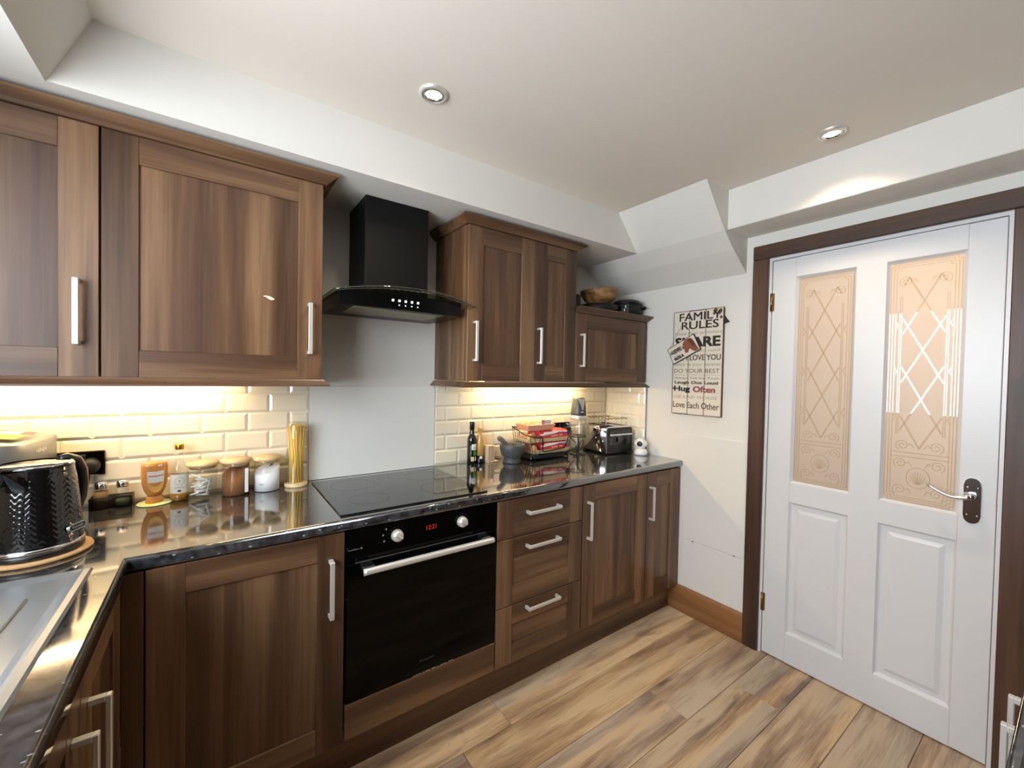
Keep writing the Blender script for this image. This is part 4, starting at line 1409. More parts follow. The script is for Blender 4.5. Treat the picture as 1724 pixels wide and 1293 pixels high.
j = jar('bamboo-lidded glass jar of brown instant coffee, middle of three', -0.290, -0.066)
contents(j, -0.290, -0.066, 'coffee', 0.0452, 0.068, 0.118, 'coffee')
MB().box(-0.262, -0.250, -0.1065, -0.1035, ZW + 0.010, ZW + 0.105, 0.001).build('spoon_handle', 'white_plastic', j)
j = jar('bamboo-lidded glass jar of white sugar, rightmost of three', -0.182, -0.064)
contents(j, -0.182, -0.064, 'sugar', 0.0452, 0.070, 0.104, 'sugar')
MB().tube([(-0.175, -0.05, ZW + 0.085), (-0.150, -0.035, ZW + 0.117)], 0.004, 6).build('spoon_handle', 'pestle_grey', j)
text_mb('Sugar', 0.018, 0.007, (-0.2125, -0.1045, ZW + 0.030), (0.90, -0.43, 0), UZ, (-0.43, -0.90, 0), 0.001).build('lettering', 'grey_print', j)

# ---- spaghetti jar
PX, PY = -0.074, -0.055
t = thing('spaghetti_jar', 'tall glass jar of dry spaghetti on a wooden base', 'jar', (PX, PY, ZW))
MB().lathe([(0.0, ZW), (0.044, ZW), (0.045, ZW + 0.003), (0.045, ZW + 0.013), (0.043, ZW + 0.015), (0.0, ZW + 0.015)], (PX, PY), 40).build('wooden_base', 'bamboo', t)
MB().lathe([(0.038, ZW + 0.0155), (0.039, ZW + 0.03), (0.039, ZW + 0.260), (0.036, ZW + 0.274), (0.0, ZW + 0.276)], (PX, PY), 40, caps=False).build('jar_glass', 'clear_glass', t)
rs = random.Random(5)
for k in range(110):
    a, r = rs.uniform(0, 6.28), 0.031 * math.sqrt(rs.uniform(0, 1))
    a2, r2 = a + rs.uniform(-0.5, 0.5), 0.035 * math.sqrt(rs.uniform(0.1, 1))
    zz = ZW + 0.250 + rs.uniform(0, 0.016)
    p0 = (PX + 0.8 * r * math.cos(a), PY + 0.8 * r * math.sin(a), ZW + 0.016)
    p1 = (PX + r2 * math.cos(a2), PY + r2 * math.sin(a2), zz)
    MB().tube([p0, p1], 0.0014, 5).build('spaghetti_strand', 'pasta', t)

# ================================================================== THINGS ON THE RIGHT WORKTOP
BX, BY = 0.803, -0.045
t = thing('olive_oil_bottle', 'tall dark green glass bottle with white and green labels', 'bottle', (BX, BY, ZW))
MB().lathe([(0.0, ZW), (0.024, ZW), (0.0262, ZW + 0.004), (0.0262, ZW + 0.128), (0.023, ZW + 0.145), (0.0135, ZW + 0.162), (0.012, ZW + 0.170), (0.0125, ZW + 0.215)], (BX, BY), 32).build('bottle_glass', 'green_glass', t)
MB().lathe([(0.0135, ZW + 0.190), (0.0135, ZW + 0.228), (0.012, ZW + 0.231), (0.0, ZW + 0.231)], (BX, BY), 24).build('cap', 'black_satin', t)


def wrap_label(t, x, y, R, z0, z1, a0, a1, m, name='label'):
    pts = [(x + R * math.cos(a0 + (a1 - a0) * k / 12), y + R * math.sin(a0 + (a1 - a0) * k / 12)) for k in range(13)]
    mb = MB().add([(p[0], p[1], z0) for p in pts] + [(p[0], p[1], z1) for p in pts], [(k, k + 1, 14 + k, 13 + k) for k in range(12)], True)
    return mb.build(name, m, t)


vb = math.atan2(CAM.y - BY, CAM.x - BX)
l1 = wrap_label(t, BX, BY, 0.0266, ZW + 0.078, ZW + 0.110, vb + 0.0, vb + 1.3, 'paper_white')
wrap_label(t, BX, BY, 0.0269, ZW + 0.088, ZW + 0.091, vb + 0.2, vb + 1.1, 'print_black', 'label_line')
wrap_label(t, BX, BY, 0.0266, ZW + 0.046, ZW + 0.0775, vb + 0.35, vb + 1.3, 'label_green')
wrap_label(t, BX, BY, 0.0266, ZW + 0.016, ZW + 0.040, vb - 0.15, vb + 0.55, 'pulp_cream', 'seal')
wrap_label(t, BX, BY, 0.0266, ZW + 0.018, ZW + 0.040, vb + 0.75, vb + 1.1, 'paper_white', 'side_label')
BX, BY = 0.851, -0.052
t = thing('vinegar_bottle', 'small amber bottle with a dark foot, beside the tall green bottle', 'bottle', (BX, BY, ZW))
MB().lathe([(0.0, ZW), (0.021, ZW), (0.0222, ZW + 0.003), (0.0222, ZW + 0.042)], (BX, BY), 28).build('foot', 'black_satin', t)
MB().lathe([(0.0222, ZW + 0.0425), (0.0224, ZW + 0.100), (0.021, ZW + 0.125), (0.013, ZW + 0.150), (0.0105, ZW + 0.158), (0.0115, ZW + 0.180)], (BX, BY), 28).build('bottle_glass', 'amber_bottle', t)
MB().lathe([(0.0125, ZW + 0.178), (0.0125, ZW + 0.197), (0.0, ZW + 0.198)], (BX, BY), 20).build('cap', 'amber_bottle', t)
vb = math.atan2(CAM.y - BY, CAM.x - BX)
wrap_label(t, BX, BY, 0.0227, ZW + 0.026, ZW + 0.040, vb + 0.0, vb + 0.7, 'paper_white', 'emblem')

# wooden napkin holder
t = thing('napkin_holder', 'small pale wood holder on a thin base, behind the mortar', 'holder', (0.945, -0.055, ZW))
MB().box(0.885, 0.958, -0.084, -0.020, ZW, ZW + 0.008, 0.0015).build('base', 'pale_wood', t)
MB().box(0.885, 0.892, -0.085, -0.022, ZW + 0.008, ZW + 0.096, 0.0015).build('side', 'pale_wood', t)
MB().box(0.8925, 0.935, -0.080, -0.030, ZW + 0.008, ZW + 0.095, 0.004).build('block', 'pale_wood', t)

# mortar and pestle
MX, MY = 1.014, -0.135
t = thing('mortar', 'dark speckled granite mortar', 'mortar', (MX, MY, ZW))
pr = [(0.0, ZW), (0.050, ZW), (0.052, ZW + 0.006), (0.046, ZW + 0.022), (0.048, ZW + 0.030), (0.062, ZW + 0.045), (0.070, ZW + 0.075), (0.072, ZW + 0.102), (0.069, ZW + 0.105), (0.064, ZW + 0.103), (0.060, ZW + 0.075), (0.045, ZW + 0.045), (0.0, ZW + 0.038)]
MB().lathe(pr, (MX, MY), 40).build('bowl', 'granite_speckle', t)
a, b = Vector((MX + 0.025, MY + 0.006, ZW + 0.060)), Vector((MX - 0.088, MY + 0.010, ZW + 0.148))
d = (b - a).normalized()
pp = [a - d * 0.012, a, a + d * 0.03, a + d * 0.08, b - d * 0.012, b]
rad = [0.010, 0.019, 0.0165, 0.013, 0.0165, 0.011]
m = MB()
q = d.cross(Vector((0, 1, 0))).normalized(); q2 = q.cross(d)
vs = []
for p_, r_ in zip(pp, rad):
    for k in range(16): vs.append(p_ + q * math.cos(2 * PI * k / 16) * r_ + q2 * math.sin(2 * PI * k / 16) * r_)
fs = [(i * 16 + k, i * 16 + (k + 1) % 16, (i + 1) * 16 + (k + 1) % 16, (i + 1) * 16 + k) for i in range(5) for k in range(16)]
fs += [tuple(range(16)), tuple(80 + k for k in range(16))]
m.add(vs, fs, True)
mark(m.build('pestle', 'pestle_grey'), 'grey stone pestle leaning in the mortar', 'pestle')

# ---- wire basket with egg trays
bk = thing('wire_basket', 'black wire basket holding the egg trays', 'basket', (1.28, -0.10, ZW))
bx0, bx1, by0, by1 = 1.093, 1.455, -0.178, -0.022
R_ = 0.003
zb = ZW + 0.030
m = MB().tube([(bx0 + .04, by0, zb), (bx1 - .03, by0, zb), (bx1 - .03, by1, zb), (bx0 + .04, by1, zb)], R_, 8, True)
m.build('bottom_ring', 'black_satin', bk)
rim = [(bx0, by0 + .02, ZW + 0.150), (bx0 + 0.045, by0, ZW + 0.140), (bx0 + 0.10, by0 - .004, ZW + 0.136), (bx0 + 0.107, by0 - .004, ZW + 0.130), (bx0 + 0.110, by0 - .002, ZW + 0.054), (bx0 + 0.118, by0 - .002, ZW + 0.048),
       (bx1 - 0.085, by0 - .002, ZW + 0.060), (bx1 - 0.075, by0 - .002, ZW + 0.068), (bx1 - 0.045, by0 - .002, ZW + 0.132), (bx1 - 0.03, by0, ZW + 0.142), (bx1, by0 + .02, ZW + 0.150), (bx1, by1, ZW + 0.150), (bx0, by1, ZW + 0.185)]
MB().tube(rim, R_ * 1.15, 8, True).build('rim_wire', 'black_satin', bk)
for k in range(7):
    f_ = k / 6
    yy = by0 + 0.02 + (by1 - by0 - 0.02) * f_
    MB().tube([(bx0, yy, ZW + 0.150 + 0.035 * f_), (bx0 + 0.02, yy, ZW + 0.09), (bx0 + .04, yy, zb)], 0.0016, 6).build('side_wire', 'black_satin', bk)
    MB().tube([(bx1, yy, ZW + 0.150), (bx1 - 0.02, yy, ZW + 0.09), (bx1 - .03, yy, zb)], 0.0016, 6).build('side_wire', 'black_satin', bk)
for k in range(8):
    xx = bx0 + 0.05 + (bx1 - bx0 - 0.09) * k / 7
    MB().tube([(xx, by0, zb), (xx, by1, zb), (xx, by1, ZW + 0.150)], 0.0016, 6).build('floor_wire', 'black_satin', bk)
for k in range(3):
    xx = bx0 + 0.02 + 0.035 * k
    MB().tube([(xx, by0 + .008 - 0.004 * k, ZW + 0.146 - 0.004 * k), (max(xx, bx0 + .042), by0, zb)], 0.0016, 6).build('front_wire', 'black_satin', bk)
for (xx, yy) in ((bx0 + .055, by0 + .006), (bx1 - .045, by0 + .006), (bx0 + .055, by1 - .006), (bx1 - .045, by1 - .006)):
    MB().tube([(xx, yy, zb), (xx, yy, ZW + 0.002)], 0.005, 8).build('foot', 'black_satin', bk)
MB().box(bx0 + 0.035, bx1 - 0.03, by0 + .012, by1, ZW + 0.006, ZW + 0.026, 0.003).build('base_tray', 'black_satin', bk)


def egg_tray(name, label, x0, x1, y0, y1, z, mat_, eggs, sleeve, nx=5, ny=3, hh=0.030):
    t = thing(name, label, 'egg tray', ((x0 + x1) / 2, (y0 + y1) / 2, z), group=None)
    sx, sy = (x1 - x0) / nx, (y1 - y0) / ny
    m = MB()
    N_ = 6
    vs, fs = [], []
    gx, gy = nx * N_, ny * N_
    for lay in (0, 1):
        for i in range(gx + 1):
            for j in range(gy + 1):
                u_, v_ = i / N_, j / N_
                c_ = (0.5 - 0.5 * math.cos(2 * PI * u_)) * (0.5 - 0.5 * math.cos(2 * PI * v_))
                edge = i in (0, gx) or j in (0, gy)
                zz = z + hh - (hh - 0.003) * min(1, c_ * 1.5) - (0.0025 if lay else 0)
                curve = 0.006 * ((u_ / nx - 0.5) * 2) ** 2
                vs.append((x0 + sx * u_, y0 + sy * v_, max(z, zz + curve)))
    n1 = (gx + 1) * (gy + 1)
    for L_ in (0, 1):
        for i in range(gx):
            for j in range(gy):
                a = L_ * n1 + i * (gy + 1) + j
                fs.append((a, a + 1, a + gy + 2, a + gy + 1))
    m.add(vs, fs, True)
    m.build('tray', mat_, t)
    # flared outer skirt
    sk_ = MB()
    a_ = [(x0 - .002, y0 - .002), (x1 + .002, y0 - .002), (x1 + .002, y1 + .002), (x0 - .002, y1 + .002)]
    b_ = [(x0 + .012, y0 + .008), (x1 - .012, y0 + .008), (x1 - .012, y1 - .008), (x0 + .012, y1 - .008)]
    ze = z + hh
    sk_.add([(p[0], p[1], ze + 0.004) for p in a_] + [(p[0], p[1], ze) for p in a_] + [(p[0], p[1], z + 0.001) for p in b_],
            [(k, (k + 1) % 4, 4 + (k + 1) % 4, 4 + k) for k in range(4)] + [(4 + k, 4 + (k + 1) % 4, 8 + (k + 1) % 4, 8 + k) for k in range(4)])
    sk_.build('tray_edge', mat_, t)
    if sleeve:
        s0, s1, hs = sleeve
        poly = [(y0 + 0.001, z + hh + 0.005), (y0 + 0.010, z + hh + hs - 0.008), (y0 + 0.022, z + hh + hs), (y1 - 0.02, z + hh + hs), (y1 - 0.008, z + hh + 0.005)]
        sv = MB().prism(poly, 'x', s0, s1).build('card_sleeve', 'red_card', t)
        o_ = Vector((s0, y0 + 0.0015, z + hh + 0.006)); v_ = Vector((0, 0.009, hs - 0.013)).normalized(); n_ = Vector((0, -1, 0.35)).normalized()
        wl = s1 - s0
        hv = hs - 0.013
        def patch(poly, nm, mt, dp):
            MB().add([o_ + Vector((1, 0, 0)) * (p[0] * wl) + v_ * (p[1] * hv) + n_ * dp for p in poly], [tuple(range(len(poly)))]).build(nm, mt, sv)
        patch([(0.0, .42), (0.12, .40), (0.35, .55), (0.65, .72), (1.0, .70), (1.0, 1.0), (0.14, 1.0), (0.12, .70), (0.0, .72)], 'white_swoosh', 'paper_white', 0.0006)
        patch([(0.45, .56), (0.7, .70), (1.0, .60), (1.0, .78), (0.7, .86)], 'blue_swoosh', 'blue_print', 0.0008)
        patch([(0.38, .12), (0.62, .16), (0.62, .42), (0.38, .38)], 'pale_mark', 'pulp_pink', 0.0008)
        patch([(0.68, .16), (0.80, .18), (0.80, .46), (0.68, .44)], 'pale_mark', 'pulp_pink', 0.0008)
    for k, (i, j) in enumerate(eggs):
        ex, ey = x0 + sx * (i + 0.5), y0 + sy * (j + 0.5)
        e = MB().lathe([(0.0, z + 0.005), (0.012, z + 0.008), (0.0195, z + 0.020), (0.0205, z + 0.030), (0.017, z + 0.043), (0.009, z + 0.052), (0.0, z + 0.054)], (ex, ey), 16)
        mark(e.build('egg', 'egg_shell'), EGG[name + label][k], 'egg', 'eggs in the trays')
    return t


EGG = {}
low = 'lower cream egg tray with a red card sleeve'
mid = 'upper cream egg tray with a red card sleeve'
top = 'small open pink egg tray on the top of the stack'
EGG['egg_tray' + low] = ['brown egg at the left end of the lower egg tray, front row', 'brown egg at the left end of the lower egg tray, second row']
EGG['egg_tray' + mid] = ['brown egg at the left end of the upper egg tray, front row', 'brown egg at the left end of the upper egg tray, second row', 'brown egg of the upper egg tray touching the red sleeve']
EGG['egg_tray' + top] = ['brown egg at the left of the topmost pink tray', 'brown egg in the middle of the topmost pink tray']
za = zb + 0.0035
egg_tray('egg_tray', low, 1.135, 1.425, -0.168, -0.030, za, 'pulp_cream', [(0, 0), (0, 1)], (1.205, 1.412, 0.047), hh=0.020)
zb2 = za + 0.0680
egg_tray('egg_tray', mid, 1.100, 1.425, -0.170, -0.030, zb2, 'pulp_cream', [(0, 0), (0, 1), (1, 1)], (1.195, 1.412, 0.047), hh=0.020)
zc2 = zb2 + 0.0680
pt = egg_tray('egg_tray', top, 1.115, 1.320, -0.150, -0.032, zc2, 'pulp_pink', [(0, 1), (1, 1)], None, nx=4, ny=2, hh=0.030)
cd_ = MB().box(1.222, 1.300, -0.140, -0.136, zc2 + 0.032, zc2 + 0.062, 0.001).build('card_label', 'paper_white', pt)
MB().box(1.224, 1.245, -0.1412, -0.1402, zc2 + 0.036, zc2 + 0.060).build('red_mark', 'red_card', cd_)
text_mb('D', 0.012, 0.014, (1.2285, -0.1414, zc2 + 0.041), UX, UZ, FRONT, 0.0006).build('lettering', 'paper_white', cd_)
text_mb('EGGS', 0.042, 0.014, (1.252, -0.1402, zc2 + 0.041), UX, UZ, FRONT, 0.0006).build('lettering', 'grey_print', cd_)

# socket and plug behind the basket
socket('black double wall socket behind the chopper', 1.500, 1.058)
t = thing('plug', 'black plug in the socket behind the egg trays', 'plug', (1.465, -0.03, 1.04))
MB().box(1.442, 1.490, -0.045, -0.0138, 1.022, 1.072, 0.006, 2).build('plug_body', 'black_matt', t)
MB().tube([(1.466, -0.04, 1.022), (1.472, -0.030, 1.00), (1.474, -0.022, 0.96), (1.480, -0.02, 0.9145)], 0.003, 8).build('cord', 'black_matt', t)
t = thing('plug', 'black plug in the socket beside the toaster', 'plug', (1.537, -0.03, 1.04))
MB().box(1.514, 1.560, -0.045, -0.0138, 1.022, 1.072, 0.006, 2).build('plug_body', 'black_matt', t)
MB().tube([(1.537, -0.04, 1.022), (1.550, -0.05, 1.0), (1.60, -0.05, 0.96), (1.630, -0.04, 0.99), (1.615, -0.04, 0.935), (1.585, -0.035, 0.9145)], 0.003, 8).build('cord', 'black_matt', t)
m = MB().tube([(1.480, -0.185, 0.9140), (1.468, -0.190, 0.950), (1.490, -0.20, 0.998), (1.512, -0.20, 1.010), (1.516, -0.20, 0.99), (1.490, -0.195, 0.945), (1.462, -0.19, 0.9145), (1.43, -0.20, 0.9142)], 0.0026, 8)
mark(m.build('cord', 'black_matt'), 'loop of black cord between basket and chopper', 'cord')

# ---- chopper
HX_, HY_ = 1.540, -0.125
t = thing('food_chopper', 'electric chopper, grey motor unit on two stacked clear bowls', 'chopper', (HX_, HY_, ZW))
MB().lathe([(0.0, ZW), (0.053, ZW), (0.054, ZW + 0.004), (0.050, ZW + 0.007)], (HX_, HY_), 36).build('base_ring', 'dark_grey', t)
MB().lathe([(0.0, ZW + 0.0075), (0.047, ZW + 0.0075), (0.049, ZW + 0.012), (0.050, ZW + 0.110)], (HX_, HY_), 36, caps=False).build('lower_bowl', 'clear_glass', t)
MB().lathe([(0.0505, ZW + 0.108), (0.054, ZW + 0.110), (0.054, ZW + 0.115), (0.049, ZW + 0.117)], (HX_, HY_), 36, caps=False).build('middle_ring', 'dark_grey', t)
MB().lathe([(0.0, ZW + 0.1165), (0.049, ZW + 0.1175), (0.051, ZW + 0.122), (0.050, ZW + 0.222)], (HX_, HY_), 36, caps=False).build('upper_bowl', 'clear_glass', t)
m = MB().lathe([(0.012, ZW + 0.008), (0.014, ZW + 0.05), (0.007, ZW + 0.10), (0.005, ZW + 0.108)], (HX_, HY_), 16)
bl = m.build('spindle', 'dark_grey', t)
for k in range(2):
    a = PI * k + 0.4
    MB().add([(HX_, HY_, ZW + 0.02 + .02 * k), (HX_ + .04 * math.cos(a), HY_ + .04 * math.sin(a), ZW + 0.022 + .02 * k), (HX_ + .035 * math.cos(a + .5), HY_ + .035 * math.sin(a + .5), ZW + 0.026 + .02 * k)], [(0, 1, 2)]).build('blade', 'chrome', bl)
MB().lathe([(0.0515, ZW + 0.220), (0.0535, ZW + 0.222), (0.0525, ZW + 0.244), (0.050, ZW + 0.247)], (HX_, HY_), 36).build('chrome_band', 'brushed_nickel', t)
MB().lathe([(0.0505, ZW + 0.2465), (0.050, ZW + 0.262), (0.046, ZW + 0.30), (0.0405, ZW + 0.350), (0.038, ZW + 0.358), (0.0, ZW + 0.360)], (HX_, HY_), 36).build('motor_unit', 'dark_grey', t)
m = MB()
vs, fs = [], []
va = math.atan2(CAM.y - HY_, CAM.x - HX_) + 0.55
for i in range(11):
    h = i / 10
    rr_ = 0.0500 - 0.009 * h + 0.0018
    wd = 0.10 + 0.55 * h ** 1.5
    for k in range(9):
        a = va - wd + 2 * wd * k / 8
        vs.append((HX_ + rr_ * math.cos(a), HY_ + rr_ * math.sin(a), ZW + 0.282 + 0.072 * h))
fs = [(i * 9 + k, i * 9 + k + 1, i * 9 + 10 + k, i * 9 + 9 + k) for i in range(10) for k in range(8)]
m.add(vs, fs, True).build('grip_inlay', 'brushed_nickel', t)
a = va - 0.05
MB().box(-0.010, 0.010, -0.0008, 0.0008, -0.003, 0.003).xform(Matrix.Translation((HX_ + 0.0500 * math.cos(a), HY_ + 0.0500 * math.sin(a), ZW + 0.270)) @ Matrix.Rotation(a + PI / 2, 4, 'Z')).build('badge', 'white_print', t)

# ---- toaster (local frame: x right, -y front end)
to = thing('toaster', 'chrome four-slice toaster with black end panel and wire bun rack', 'toaster', (1.783, -0.150, ZW), rz=-0.07)
hw, hl_, ht = 0.117, 0.122, 0.178
def round_rect(w0, z0, z1, r, n=6):
    p = [(-w0, z0), (w0, z0)]
    for k in range(n + 1):
        a = PI / 2 * k / n; p.append((w0 - r + r * math.cos(a), z1 - r + r * math.sin(a)))
    for k in range(n + 1):
        a = PI / 2 + PI / 2 * k / n; p.append((-w0 + r + r * math.cos(a), z1 - r + r * math.sin(a)))
    return p
MB().prism(round_rect(hw, 0.014, ht, 0.022), 'y', -hl_ + 0.004, hl_ - 0.012, True).build('body', 'chrome', to, True)
MB().box(-hw + 0.004, hw - 0.004, -hl_ + 0.002, hl_ - 0.014, 0.004, 0.0142, 0.002).build('base', 'black_satin', to, True)
for sx_ in (-1, 1):
    for sy_ in (-1, 1):
        MB().lathe([(0.009, 0.0), (0.009, 0.0045)], (sx_ * 0.09, sy_ * 0.09), 12).build('foot', 'black_matt', to, True)
e = MB().prism(round_rect(hw - 0.008, 0.016, ht - 0.008, 0.018), 'y', -hl_ - 0.002, -hl_ + 0.0045).build('end_panel', 'black_satin', to, True)
MB().prism(round_rect(hw - 0.022, 0.062, ht - 0.028, 0.010), 'y', -hl_ - 0.0032, -hl_ - 0.0018).build('lever_recess', 'black_gloss', e, True)
for sx_ in (-1, 1):
    MB().box(sx_ * 0.049 - 0.045, sx_ * 0.049 + 0.045, -hl_ - 0.020, -hl_ - 0.003, 0.122, 0.130, 0.0025).build('lever', 'white_plastic', to, True)
    MB().box(sx_ * 0.049 - 0.012, sx_ * 0.049 - 0.007, -hl_ - 0.0040, -hl_ - 0.003, 0.07, 0.14).build('lever_slot', 'black_matt', to, True)
    MB().box(sx_ * 0.049 + 0.007, sx_ * 0.049 + 0.012, -hl_ - 0.0040, -hl_ - 0.003, 0.07, 0.14).build('lever_slot', 'black_matt', to, True)
for sx_ in (-0.055, 0.055):
    MB().box(sx_ - 0.018, sx_ + 0.018, -0.105, 0.095, ht - 0.002, ht + 0.001).build('bread_slot', 'black_matt', to, True)
for sy_ in (-0.085, 0.075):
    pts = [(-0.10 + 0.2 * k / 24, sy_ + 0.0, ht + 0.046 + 0.004 * math.sin(k * 1.6)) for k in range(25)]
    MB().tube(pts, 0.0026, 6).build('rack_rail', 'brass', to, True)
    for sx_ in (-0.09, 0.0, 0.09):
        MB().tube([(sx_, sy_, ht - 0.001), (sx_, sy_, ht + 0.046)], 0.0016, 6).build('rack_leg', 'chrome', to, True)
for k in range(4):
    xx = -0.09 + 0.06 * k
    MB().tube([(xx, -0.085, ht + 0.046), (xx, 0.075, ht + 0.046)], 0.0016, 6).build('rack_wire', 'chrome', to, True)

# ---- baby-monitor style camera
WX, WY = 1.868, -0.365
t = thing('security_camera', 'white round indoor camera with a black lens at the worktop end', 'camera', (WX, WY, ZW))
MB().lathe([(0.0, ZW), (0.036, ZW), (0.042, ZW + 0.008), (0.041, ZW + 0.024), (0.033, ZW + 0.036), (0.027, ZW + 0.040), (0.0, ZW + 0.041)], (WX, WY), 32).build('base', 'white_plastic', t)
MB().ball((WX, WY, ZW + 0.072), 0.0355, 0.0355, 0.0365, 28, 18).build('head', 'white_plastic', t)
ld = Vector((CAM.x - WX, CAM.y - WY, 0)).normalized()
ld = (Matrix.Rotation(-0.28, 3, 'Z') @ ld + Vector((0, 0, 0.05))).normalized()
rotm = ld.to_track_quat('Z', 'Y').to_matrix().to_4x4()
lm = MB().lathe([(0.017, 0.0275), (0.017, 0.0325), (0.013, 0.0355), (0.0, 0.0375)], (0, 0), 28).xform(Matrix.Translation((WX, WY, ZW + 0.072)) @ rotm).build('lens_face', 'black_gloss', t)
MB().lathe([(0.006, 0.0372), (0.005, 0.0385), (0.0, 0.039)], (0, 0), 20).xform(Matrix.Translation((WX, WY, ZW + 0.072)) @ rotm).build('lens', 'black_glass', lm)
for sg in (-1, 1):
    p = ld.cross(Vector((0, 0, 1))).normalized() * sg
    MB().lathe([(0.017, 0.030), (0.016, 0.0365), (0.0, 0.0375)], (0, 0), 20).xform(Matrix.Translation((WX, WY, ZW + 0.072)) @ p.to_track_quat('Z', 'Y').to_matrix().to_4x4()).build('pivot_cap', 'white_plastic', t)
m = MB().tube([(XR - 0.0065, -0.345, 0.914), (XR - 0.0065, -0.345, 1.34)], 0.0025, 8)
mark(m.build('cable', 'grey_print'), 'grey cable running up the wall edge above the white camera', 'cable')

# ================================================================== ON THE LOW CORNER CABINET
ZP = 1.8005
t = thing('frying_pan', 'black frying pan under the wooden bowl on the corner cabinet', 'pan', (1.610, -0.20, ZP))
MB().lathe([(0.0, ZP), (0.108, ZP), (0.118, ZP + 0.010), (0.127, ZP + 0.050), (0.124, ZP + 0.050), (0.114, ZP + 0.014), (0.0, ZP + 0.006)], (1.610, -0.205), 40).build('pan_body', 'black_matt', t)
MB().tube([(1.60, -0.085, ZP + 0.044), (1.62, -0.045, ZP + 0.050), (1.635, -0.015, ZP + 0.052)], 0.010, 10).build('pan_handle', 'black_matt', t)
ZQ = ZP + 0.0505
t = thing('saucepan', 'black saucepan between tall cabinet and wooden bowl', 'pan', (1.372, -0.20, ZP))
MB().lathe([(0.0, ZP), (0.060, ZP), (0.065, ZP + 0.005), (0.066, ZP + 0.088), (0.063, ZP + 0.088), (0.062, ZP + 0.008), (0.0, ZP + 0.006)], (1.372, -0.20), 36).build('pan_body', 'black_matt', t)
t = thing('wooden_bowl', 'brown olive-wood bowl on top of the black pans', 'bowl', (1.615, -0.215, ZQ))
MB().lathe([(0.0, ZQ), (0.050, ZQ), (0.062, ZQ + 0.006), (0.095, ZQ + 0.034), (0.116, ZQ + 0.074), (0.119, ZQ + 0.094), (0.116, ZQ + 0.095), (0.112, ZQ + 0.076), (0.088, ZQ + 0.040), (0.055, ZQ + 0.014), (0.0, ZQ + 0.010)], (1.615, -0.215), 44).xform(Matrix.Translation((1.615, -0.215, ZQ)) @ Matrix.Rotation(-0.07, 4, 'Y') @ Matrix.Translation((-1.615, 0.215, -ZQ + 0.004))).build('bowl_body', 'olive_wood', t)
t = thing('glass_jar', 'small clear glass beside the casserole on the corner cabinet', 'jar', (1.715, -0.335, ZP))
MB().lathe([(0.0, ZP), (0.020, ZP), (0.022, ZP + 0.004), (0.023, ZP + 0.055), (0.021, ZP + 0.060)], (1.715, -0.335), 24, caps=False).build('jar_glass', 'clear_glass', t)
CQX, CQY = 1.840, -0.245
t = thing('casserole', 'black lidded casserole at the right end of the corner cabinet', 'pot', (CQX, CQY, ZP))
MB().lathe([(0.0, ZP), (0.085, ZP), (0.094, ZP + 0.008), (0.097, ZP + 0.075), (0.094, ZP + 0.076), (0.0, ZP + 0.074)], (CQX, CQY), 40).build('pot_body', 'black_matt', t)
MB().lathe([(0.099, ZP + 0.0765), (0.099, ZP + 0.082), (0.085, ZP + 0.098), (0.065, ZP + 0.106), (0.0, ZP + 0.108)], (CQX, CQY), 40).build('lid', 'black_satin', t)
for sg, yy in ((1, -0.03), (-1, -0.03)):
    a = -0.9 if sg > 0 else PI + 0.6
    p0 = Vector((CQX + 0.092 * math.cos(a), CQY + 0.092 * math.sin(a), ZP + 0.056))
    dv = Vector((math.cos(a), math.sin(a), 0)); pv = Vector((-math.sin(a), math.cos(a), 0))
    MB().tube([p0 + pv * 0.03, p0 + pv * 0.028 + dv * 0.024, p0 - pv * 0.028 + dv * 0.024, p0 - pv * 0.03], 0.007, 8).build('pot_handle', 'black_matt', t)

# ================================================================== SIGNS ON THE RIGHT WALL
SY0, SY1, SZ0, SZ1 = -0.536, -0.843, 1.192, 1.806
sx_ = XR - 0.018
sg = thing('wall_sign', 'cream wooden plank sign of family rules on the white wall', 'sign', (XR, (SY0 + SY1) / 2, SZ0))
wdt = (SY0 - SY1) / 3
for k in range(3):
    a = SY0 - wdt * k
    MB().box(sx_, XR - 0.001, a - wdt + 0.0012, a - 0.0012, SZ0 + (0.002, 0.0, 0.0015)[k], SZ1 - (0.0, 0.003, 0.0005)[k], 0.004).build('plank', 'sign_cream', sg)
m = MB()
for (a0, a1, b0, b1) in ((SY0 - 0.0022, SY0 + 0.0005, SZ0, SZ1), (SY1 - 0.0005, SY1 + 0.0022, SZ0, SZ1)):
    m.box(sx_ + 0.001, XR - 0.001, a0, a1, b0 + 0.004, b1 - 0.004)
m.box(sx_ + 0.001, XR - 0.001, SY1, SY0, SZ1 - 0.0015, SZ1 + 0.0012).box(sx_ + 0.001, XR - 0.001, SY1, SY0, SZ0 - 0.001, SZ0 + 0.0015)
mark(m.build('worn_edge', 'sign_edge', sg), kind='stuff')
for k in (1, 2):
    yy = SY0 - wdt * k
    MB().box(sx_ + 0.003, XR - 0.002, yy - 0.0014, yy + 0.0014, SZ0 + 0.002, SZ1 - 0.003).build('joint', 'sign_edge', sg)
U_, V_, N_ = (0, -1, 0), (0, 0, 1), (-1, 0, 0)
SH = SZ1 - SZ0
